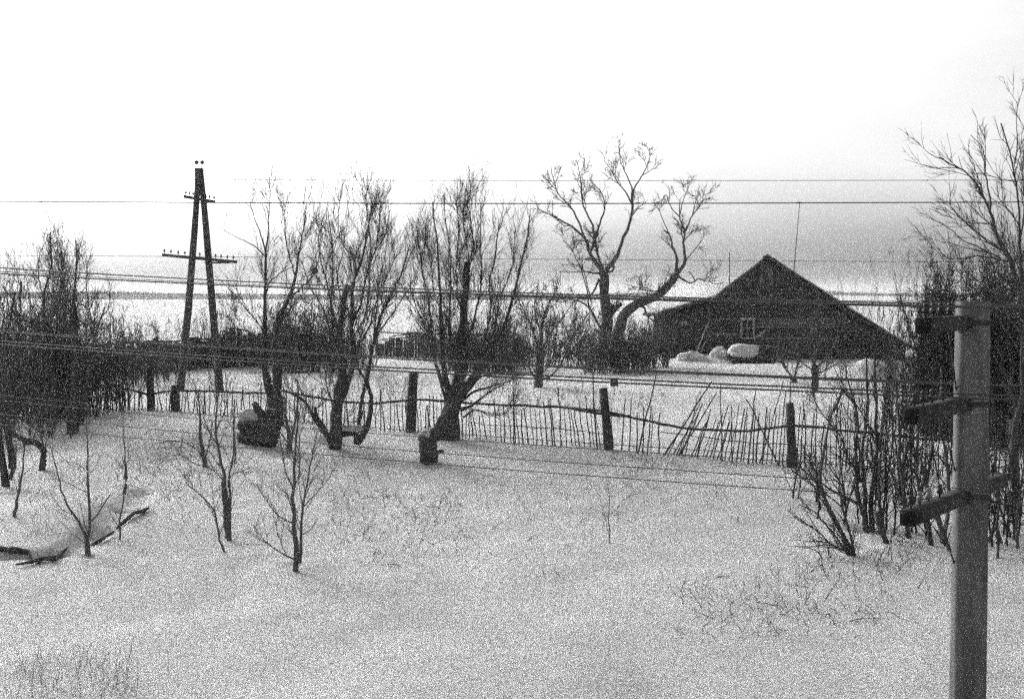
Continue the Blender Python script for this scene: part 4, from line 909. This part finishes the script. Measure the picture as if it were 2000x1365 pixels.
def cr_at(label, u, Y, vtop, n, sp, seed, dx=1.2, **k):
    x = at(u, 700, Y)[0]; g_ = float(ground(x, Y)); h = at(u, vtop, Y)[2] - g_
    return crowd(label, x, Y, h * 1.0, n, sp, seed, dx=dx, base_r=.7, **k)
DN = [dict(per_m=4.8, lmin=.35, lmax=1.1, ang=38, up=.25, K=5, t0=.05, rmax=.012, rtip=.005), dict(per_m=5.5, lmin=.15, lmax=.45, ang=42, up=.1, K=4, rtip=.0045)]
cr_at('dense dark bush at the left edge of the photo', -20, 41, 600, 55, .16, 41, 2.0, lv=DN)
cr_at('dense dark bush at left between the two-footed tree and the tallest thicket tree', 60, 42.5, 600, 55, .16, 42, 1.6, lv=DN)
cr_at('dense dark bush around the stout tree of the left thicket', 125, 43, 585, 60, .16, 43, 1.3, lv=DN)
cr_at('dark bush at the right end of the left thicket, over the fence end', 190, 44.5, 640, 38, .14, 44, 1.0, lv=DN)
cr_at('tall grey bushes behind the left thicket', 20, 62, 545, 46, .12, 45, 4.5, lv=DN)
cr_at('lower grey bushes right of the left thicket, before the board fence', 215, 56, 640, 34, .18, 46, 2.2, lv=DN)
cr_at('low leafless scrub at the foot of the board fence, left of the A-frame pole', 295, 60, 668, 26, .2, 47, 1.6, lv=DN)
cr_at('low front scrub under the left thicket', 40, 38, 760, 30, .25, 48, 1.8, lv=DN)
cr_at('fine pale bush seen between the legs of the A-frame pole', 400, 67, 590, 22, .2, 49, 1.4)
cr_at('fine pale brush just left of the A-frame pole', 320, 72, 625, 16, .2, 50, 1.6)
cr_at('dark round bush behind the twin trunked willow', 605, 66, 595, 130, .25, 51, 1.7, lv=DN)
cr_at('low brush left of the dark round bush', 500, 68, 640, 40, .3, 52, 1.8, lv=DN)
cr_at('dark brush behind the willow with the sawn-off stem', 670, 70, 640, 40, .25, 53, 1.5, lv=DN)
cr_at('dark bush behind the right side of the fan-shaped willow', 940, 72, 620, 120, .25, 54, 1.7, lv=DN)
cr_at('twiggy brush behind the fan-shaped willow at its left', 850, 78, 650, 36, .3, 55, 1.8, lv=DN)
cr_at('tangled bush left of the small orchard tree', 985, 76, 625, 55, .3, 56, 1.6, lv=DN)
cr_at('tangled bush right of the small orchard tree', 1110, 78, 600, 60, .35, 57, 1.7, lv=DN)
cr_at('dark bush around the foot of the forked old tree', 1175, 70, 650, 48, .3, 58, .9, lv=DN)
cr_at('dark bush below the leaning old tree', 1235, 70, 625, 70, .3, 59, 1.0, lv=DN)
cr_at('dark bush against the left corner of the farmhouse', 1272, 74, 640, 50, .25, 60, .8, lv=DN)

# small trees before the farmhouse
tree_px('apple_tree', 'dark young tree standing before the right half of the farmhouse', 'tree', (1592, 762), hit(1592, 762)[1], [([(1592, 766), (1592, 740), (1590, 712)], 15, 12, True), ([(1590, 715), (1580, 685), (1570, 655), (1565, 620)], 7, 2, False), ([(1590, 712), (1598, 670), (1605, 630), (1600, 590)], 7, 2, False), ([(1592, 720), (1612, 700), (1630, 670), (1640, 630)], 6, 2, False), ([(1590, 725), (1570, 710), (1555, 690), (1540, 670)], 6, 2, False), ([(1591, 712), (1590, 670), (1585, 630)], 6, 2, False), ([(1592, 730), (1615, 722), (1640, 705), (1655, 690)], 5, 2, False)], APPLE, 61)
tree_px('apple_tree', 'small crooked tree with a curved left stem before the farmhouse', 'tree', (1552, 745), hit(1554, 748)[1], [([(1553, 750), (1550, 738)], 12, 10, True), ([(1550, 740), (1535, 722), (1525, 705), (1518, 685)], 7, 2, False), ([(1553, 738), (1555, 720), (1560, 705), (1556, 685)], 7, 2, False), ([(1528, 710), (1515, 690), (1510, 675)], 3, 1, False)], APPLE, 62)
g0 = at(1200, 766, 54); g0[2] = float(ground(g0[0], 54))
t = thing('box_on_stake', 'small dark box on a thin stake above the second fence post', 'box', tuple(g0)); bx_ = at(1199, 748, 54) - g0
rod([g0 - (0, 0, .1), g0 + (bx_[0], 0, bx_[2])], [.02, .018], M['stick'], t, g0, 'stake', 5)
b = Acc(); b.box((bx_[0] - .13, -.12, bx_[2] - .12), (bx_[0] + .15, .12, bx_[2] + .16)); b.obj('box', M['wood'], t); b = Acc(); b.box((bx_[0] - .16, -.16, bx_[2] + .163), (bx_[0] + .18, .14, bx_[2] + .19)); b.obj('lid', M['wood'], t)

# ---- thicket at right
RB = [dict(per_m=4.8, lmin=.3, lmax=1.1, ang=34, up=.25, K=6, t0=.05, rmax=.009, rtip=.0035, wob=.1), dict(per_m=5.5, lmin=.12, lmax=.45, ang=38, up=.1, K=4, rtip=.0025)]
def rbush(label, base, limbs, seed, lv=RB, Y=None): return tree_px('bush', label, 'bush', base, Y or hit(*base)[1], [(a_, b_ * 1.15, c_ * 1.3, d_) for a_, b_, c_, d_ in limbs], lv, seed, None, dep=.5, twig='dark_twig')
rbush('wide bush of arching stems sweeping left, in the snow left of the concrete pole', (1665, 1085), [
    ([(1668, 1092), (1650, 1050), (1625, 1010), (1608, 960), (1602, 930), (1608, 880), (1625, 810), (1645, 760)], 9, 3, True), ([(1660, 1088), (1635, 1050), (1605, 1015), (1590, 1000), (1560, 985)], 5, 1.5, True), ([(1655, 1080), (1640, 1030), (1615, 980), (1580, 940), (1550, 920)], 5, 1.5, True),
    ([(1670, 1085), (1660, 1040), (1645, 990), (1640, 940), (1650, 880)], 6, 2, True), ([(1650, 1075), (1620, 1060), (1590, 1030), (1565, 1020)], 4, 1.5, True), ([(1640, 1130), (1615, 1110), (1600, 1080), (1580, 1070)], 4, 1.5, True), ([(1608, 950), (1575, 925), (1550, 890)], 4, 1.5, False), ([(1612, 985), (1590, 960), (1560, 950)], 3, 1, False), ([(1645, 990), (1600, 950), (1570, 900)], 4, 1.5, False)], 71)
rbush('tall bush with straight upright stems just right of the fourth fence post', (1690, 1040), [
    ([(1692, 1045), (1690, 980), (1685, 900), (1690, 840), (1694, 760), (1692, 700)], 11, 3, True), ([(1704, 1040), (1702, 970), (1712, 890), (1712, 800), (1710, 730), (1708, 690)], 10, 3, True), ([(1695, 1035), (1675, 960), (1672, 880), (1676, 820), (1660, 760), (1652, 710)], 8, 2.5, True),
    ([(1738, 1075), (1725, 1030), (1718, 970), (1716, 900), (1725, 830), (1730, 760)], 8, 3, True), ([(1690, 990), (1650, 970), (1620, 955), (1600, 940), (1565, 915)], 7, 2, True), ([(1685, 940), (1660, 900), (1640, 850), (1600, 800), (1585, 750)], 6, 2, False), ([(1712, 870), (1690, 820), (1665, 780), (1640, 740)], 5, 2, False), ([(1700, 990), (1735, 950), (1770, 935), (1800, 935)], 6, 2, False), ([(1712, 930), (1740, 905), (1760, 905), (1790, 925)], 6, 2, False)], 72)
rbush('dense bush behind the end of the middle crossarm', (1790, 1060), [
    ([(1735, 1070), (1722, 1035), (1712, 1000)], 10, 8, True), ([(1820, 1075), (1812, 1020), (1795, 960), (1790, 900), (1795, 820), (1780, 750)], 10, 3, True), ([(1775, 1050), (1765, 980), (1760, 900), (1755, 820), (1750, 740)], 9, 3, True), ([(1850, 1070), (1840, 1040), (1828, 1005), (1815, 970), (1800, 900)], 9, 3, True), ([(1840, 1060), (1850, 1010), (1852, 950), (1845, 880), (1835, 800), (1838, 720)], 9, 3, True), ([(1790, 900), (1770, 860), (1762, 800), (1770, 740)], 6, 2, False), ([(1812, 1050), (1800, 1000), (1785, 950)], 6, 3, False), ([(1800, 960), (1820, 880), (1815, 800), (1825, 740)], 7, 2, False), ([(1765, 980), (1740, 920), (1735, 850), (1742, 790)], 6, 2, False)], 73, lv=[dict(RB[0], per_m=5), dict(RB[1], per_m=4.5)])
rbush('bush right of the concrete pole with splayed feet', (1950, 1090), [([(1948, 1095), (1950, 1060), (1946, 1030), (1950, 980), (1945, 920), (1940, 860)], 5, 2, True), ([(1930, 1058), (1938, 1040), (1948, 1028)], 6, 5, True), ([(1956, 1060), (1948, 1035)], 6, 5, True), ([(1988, 1070), (1985, 1030), (1990, 980), (2000, 900), (1995, 840)], 7, 2, True), ([(1925, 975), (1960, 985), (1990, 995), (2010, 1010)], 7, 3, False), ([(1935, 950), (1930, 930), (1940, 925)], 5, 3, False)], 74)
rbush('slim bush with stems crossing behind the lowest crossarm', (1850, 1065), [([(1855, 1075), (1840, 1035), (1825, 1005)], 7, 6, True), ([(1843, 1058), (1850, 1020), (1853, 985), (1850, 930)], 7, 4, True)], 75, lv=[dict(RB[0], per_m=6), dict(RB[1], per_m=4)], Y=22)
cr_at('dark thicket between the farmhouse lean-to and the concrete pole', 1835, 44, 640, 55, .14, 76, 1.5, lv=DN, twig='dark_twig')
cr_at('dark thicket hidden largely by the concrete pole', 1885, 42, 560, 140, .14, 77, 1.3, lv=DN, twig='dark_twig')
cr_at('dark thicket at the right edge behind the tall tree', 1975, 40, 530, 140, .14, 78, 1.3, lv=DN, twig='dark_twig')
cr_at('dark thicket further back at the right edge', 1940, 56, 500, 120, .12, 79, 2.8, lv=DN, twig='dark_twig')
cr_at('scrubby bush in front of the lean-to at its far right', 1785, 58, 660, 26, .25, 80, 1.4, lv=DN)
cr_at('thin bush before the middle of the right lean-to', 1650, 62, 690, 8, .2, 81, 1.3)
cr_at('twiggy bush over the fence foot, left of the tall straight-stemmed one', 1635, 30, 850, 11, .45, 86, .9, lv=RB, twig='dark_twig')
cr_at('upright bush filling the space left of the middle crossarm', 1740, 28, 760, 11, .2, 87, .8, lv=RB, twig='dark_twig')
cr_at('ragged bush at the right edge below the tall tree', 1965, 27, 880, 18, .25, 88, .6, lv=RB, twig='dark_twig')
cr_at('low spreading brush on the snow under the arching bush', 1700, 24.5, 1040, 14, .9, 89, .9, lv=[dict(RB[1], per_m=3)], twig='dark_twig', r0=.008)
cr_at('low brush between the fence and the pole at right', 1800, 32, 760, 20, .25, 82, 1.4, lv=RB, twig='dark_twig')
cr_at('pale far brush left of the A-frame pole, out in the snowy field', 290, 120, 612, 26, .2, 91, 5)
cr_at('pale far brush right of the A-frame pole, out in the snowy field', 480, 125, 605, 26, .2, 92, 4)
cr_at('pale far brush in the gap between the two tall willows and the fan-shaped one', 780, 130, 622, 22, .2, 93, 3)
cr_at('dark brush against the board fence right of the A-frame pole', 450, 68.3, 648, 40, .25, 94, 1.6, lv=DN)
cr_at('young bare trees behind the farmhouse to the right, nearest the lean-to roof', 1680, 105, 540, 16, .08, 83, 3.2)
cr_at('young bare trees on the skyline between lean-to roof and pole', 1790, 100, 490, 26, .08, 84, 3.0)
cr_at('young bare trees on the skyline behind the concrete pole', 1890, 96, 480, 26, .08, 85, 3.0)

nb = at(615, 529, yA); b = Acc(); rg_ = np.random.default_rng(4); PP = []
for _ in range(60):
    d_ = unit(rg_.normal(size=3) * (1, 1, .6)); e_ = unit(np.cross(d_, rg_.normal(size=3))); PP.append([d_ * .06 - e_ * .07, d_ * .085, d_ * .06 + e_ * .07])
b.tubes(np.array(PP), np.full((60, 3), .009), 4); o = b.obj('nest', M['dark_twig'], None); o.location = nb; tag(o, 'small dark nest in the branches right of the twin trunked willow', 'nest')
b = Acc(); rg_ = np.random.default_rng(14); n = 2600; D_ = rg_.uniform(140, 620, n); U_ = rg_.uniform(-300, 2300, n); X_ = (U_ - 1000) / F * D_; k_ = vnoise(X_ / 30 + 4, D_ / 55) > .12; X_, D_ = X_[k_], D_[k_]; n = len(X_)
P = np.zeros((n, 3, 3)); P[:, :, 0] = X_[:, None] + rg_.normal(0, .25, (n, 3)); P[:, :, 1] = D_[:, None]; P[:, :, 2] = ground(X_, D_)[:, None] + rg_.uniform(.6, 2.2, n)[:, None] * np.array([-.1, .5, 1])
b.tubes(P, np.array([.04, .09, .02])[None] * rg_.uniform(.5, 1.6, n)[:, None], 3); o = b.obj('distant_scrub', M['twig'], None); tag(o, 'thin scrub scattered over the distant snowy field', None, kind='stuff')
# ---- fallen branches, and branch shapes drawing the gully's shadow line, at lower left
def lying(label, pts, w, seed, lift=2):
    P = [hit(u, v) for u, v in pts]; O = P[0]; Y = O[1]
    P = np.array([p + (0, 0, .05) for p in P])
    b = Acc(); Q = resample(P, 14); R = np.interp(np.linspace(0, 1, 14), np.linspace(0, 1, len(w)), w) * Y / F / 2 * np.random.default_rng(seed).uniform(.8, 1.2, 14)
    b.tubes(Q - O, R, 7, True); emit(b, [dict(per_m=2, lmin=.1, lmax=.35, ang=40, up=.1, K=5, rtip=.003, rmax=.008)], (Q - O)[None], R[None], np.random.default_rng(seed))
    o = b.obj('branch_and_shadow_line', M['bark'], None, True); o.location = O; tag(o, label, 'branch')
lying('dark fallen branch reaching in from the left edge', [(-20, 1076), (15, 1079), (45, 1082), (65, 1092), (76, 1102)], [10, 12, 15, 14, 7], 1)
lying('dark fallen branch running up right from the left one', [(30, 1109), (60, 1104), (80, 1097), (105, 1097), (118, 1088), (132, 1076)], [4, 9, 12, 18, 12, 4], 2)
lying('short dark branch shape added for the shadow line just right of the forked sapling', [(178, 1070), (190, 1064), (205, 1054), (222, 1044)], [6, 10, 8, 4], 3)  # dark tube standing in for the shaded edge of the gully
lying('dark branch shape added for the shadow line on the lip of the hollow', [(228, 1038), (245, 1022), (262, 1008), (275, 1005), (291, 996)], [4, 10, 7, 9, 3], 4)  # added tube, its dark colour draws the shadow line along the lip

# ---- dead weeds and twigs poking out of the snow (uncountable)
wd = Acc()
def tufts(region, n, h, r, seed, clump=4, sp=.25, lean=.7):
    rg = np.random.default_rng(seed); PP = []; RR = []
    for _ in range(n):
        u, v = rg.uniform(region[0], region[2]), rg.uniform(region[1], region[3]); p = hit(u, v)
        for _ in range(rg.integers(1, clump + 1)):
            q = p + np.array((rg.normal(0, sp), rg.normal(0, sp), 0)); q[2] = float(ground(q[0], q[1])) - .02
            hh = h * rg.uniform(.4, 1.4); d = unit(np.array((rg.normal(0, lean), rg.normal(0, lean), 1.0))); pts = [q]
            for k in range(4): pts.append(pts[-1] + d * hh / 4); d = unit(d + np.array((rg.normal(0, .3), rg.normal(0, .3), -.12)))
            PP.append(pts); RR.append(r * rg.uniform(.6, 1.5) * np.linspace(1, .45, 5))
    P = np.array(PP); R = np.array(RR); wd.tubes(P, R, 3)
    ch = spawn(P, R, 5, h * .15, h * .5, 40, .2, 3, rtip=r * .4, rng=rg)
    if len(ch[0]): wd.tubes(ch[0], ch[1], 3)
for reg, n, h in (((690, 960, 900, 1110), 46, .22), ((620, 900, 1000, 1000), 36, .2), ((900, 930, 1300, 1050), 40, .2), ((1190, 890, 1360, 930), 34, .28), ((1340, 1130, 1500, 1250), 34, .2), ((1480, 1110, 1740, 1240), 42, .24), ((250, 840, 460, 960), 60, .3), ((180, 860, 420, 1050), 50, .25), ((60, 880, 200, 1040), 30, .25), ((600, 870, 720, 1040), 34, .3), ((460, 860, 660, 960), 40, .3), ((1380, 900, 1600, 1020), 30, .2), ((1560, 1040, 1850, 1120), 50, .3), ((1930, 1020, 2000, 1120), 20, .3), ((1000, 870, 1500, 960), 40, .15), ((950, 950, 1250, 1150), 22, .18)):
    tufts(reg, n, h, .005, int(reg[0] + reg[1]))
for reg, n, h in (((700, 970, 900, 1100), 26, .5), ((640, 900, 760, 1010), 12, .5), ((1120, 900, 1240, 1010), 10, .4), ((250, 850, 400, 960), 22, .6), ((1380, 1140, 1500, 1240), 12, .45), ((1500, 1120, 1680, 1210), 14, .5), ((380, 830, 470, 900), 12, .5), ((880, 1080, 960, 1110), 5, .4)):
    tufts(reg, n if reg[1] < 1105 else n // 2, h, .0065, int(reg[0] * 3 + reg[1]), clump=2, sp=.4, lean=1.7)
ow = wd.obj('dead_weeds', M['twig'], None); tag(ow, 'dry twigs and weed stalks poking through the snow of the slope', None, kind='stuff')
wd = Acc()
for reg, n, h in (((930, 740, 1180, 800), 60, .6), ((1180, 720, 1540, 830), 70, .5), ((1560, 720, 1760, 860), 60, .8), ((200, 745, 480, 790), 60, .6), ((690, 700, 830, 800), 40, .6), ((550, 760, 820, 800), 40, .8), ((1130, 700, 1260, 735), 60, .4)):
    tufts(reg, n, h, .006, int(reg[0] + reg[1]), lean=.25)
ow = wd.obj('garden_stalks', M['twig'], None); tag(ow, 'dry stalks standing in the snowy garden behind the fence', None, kind='stuff')
wd = Acc()
tufts((0, 1295, 250, 1364), 60, .36, .0026, 5, clump=4, lean=.25)
ow = wd.obj('dry_grass', M['bark_pale'], None); tag(ow, 'faint dry grass stalks in the bottom left corner', None, kind='stuff')

# ------------------------------------------------------------------ haze
b = Acc(); b.box((-2700, -160, -40.0), (2700, 4200, 22))
hz_ = b.obj('haze', None); hz_['kind'] = 'stuff'; hz_['label'] = 'thin winter haze'
hm = bpy.data.materials.new('haze'); hm.use_nodes = True; t = hm.node_tree; t.nodes.clear()
pv = t.nodes.new('ShaderNodeVolumePrincipled'); pv.inputs['Color'].default_value = (.82, .82, .82, 1); pv.inputs['Density'].default_value = .00036; pv.inputs['Anisotropy'].default_value = .3
mo = t.nodes.new('ShaderNodeOutputMaterial'); t.links.new(pv.outputs[0], mo.inputs['Volume']); hz_.data.materials.append(hm)
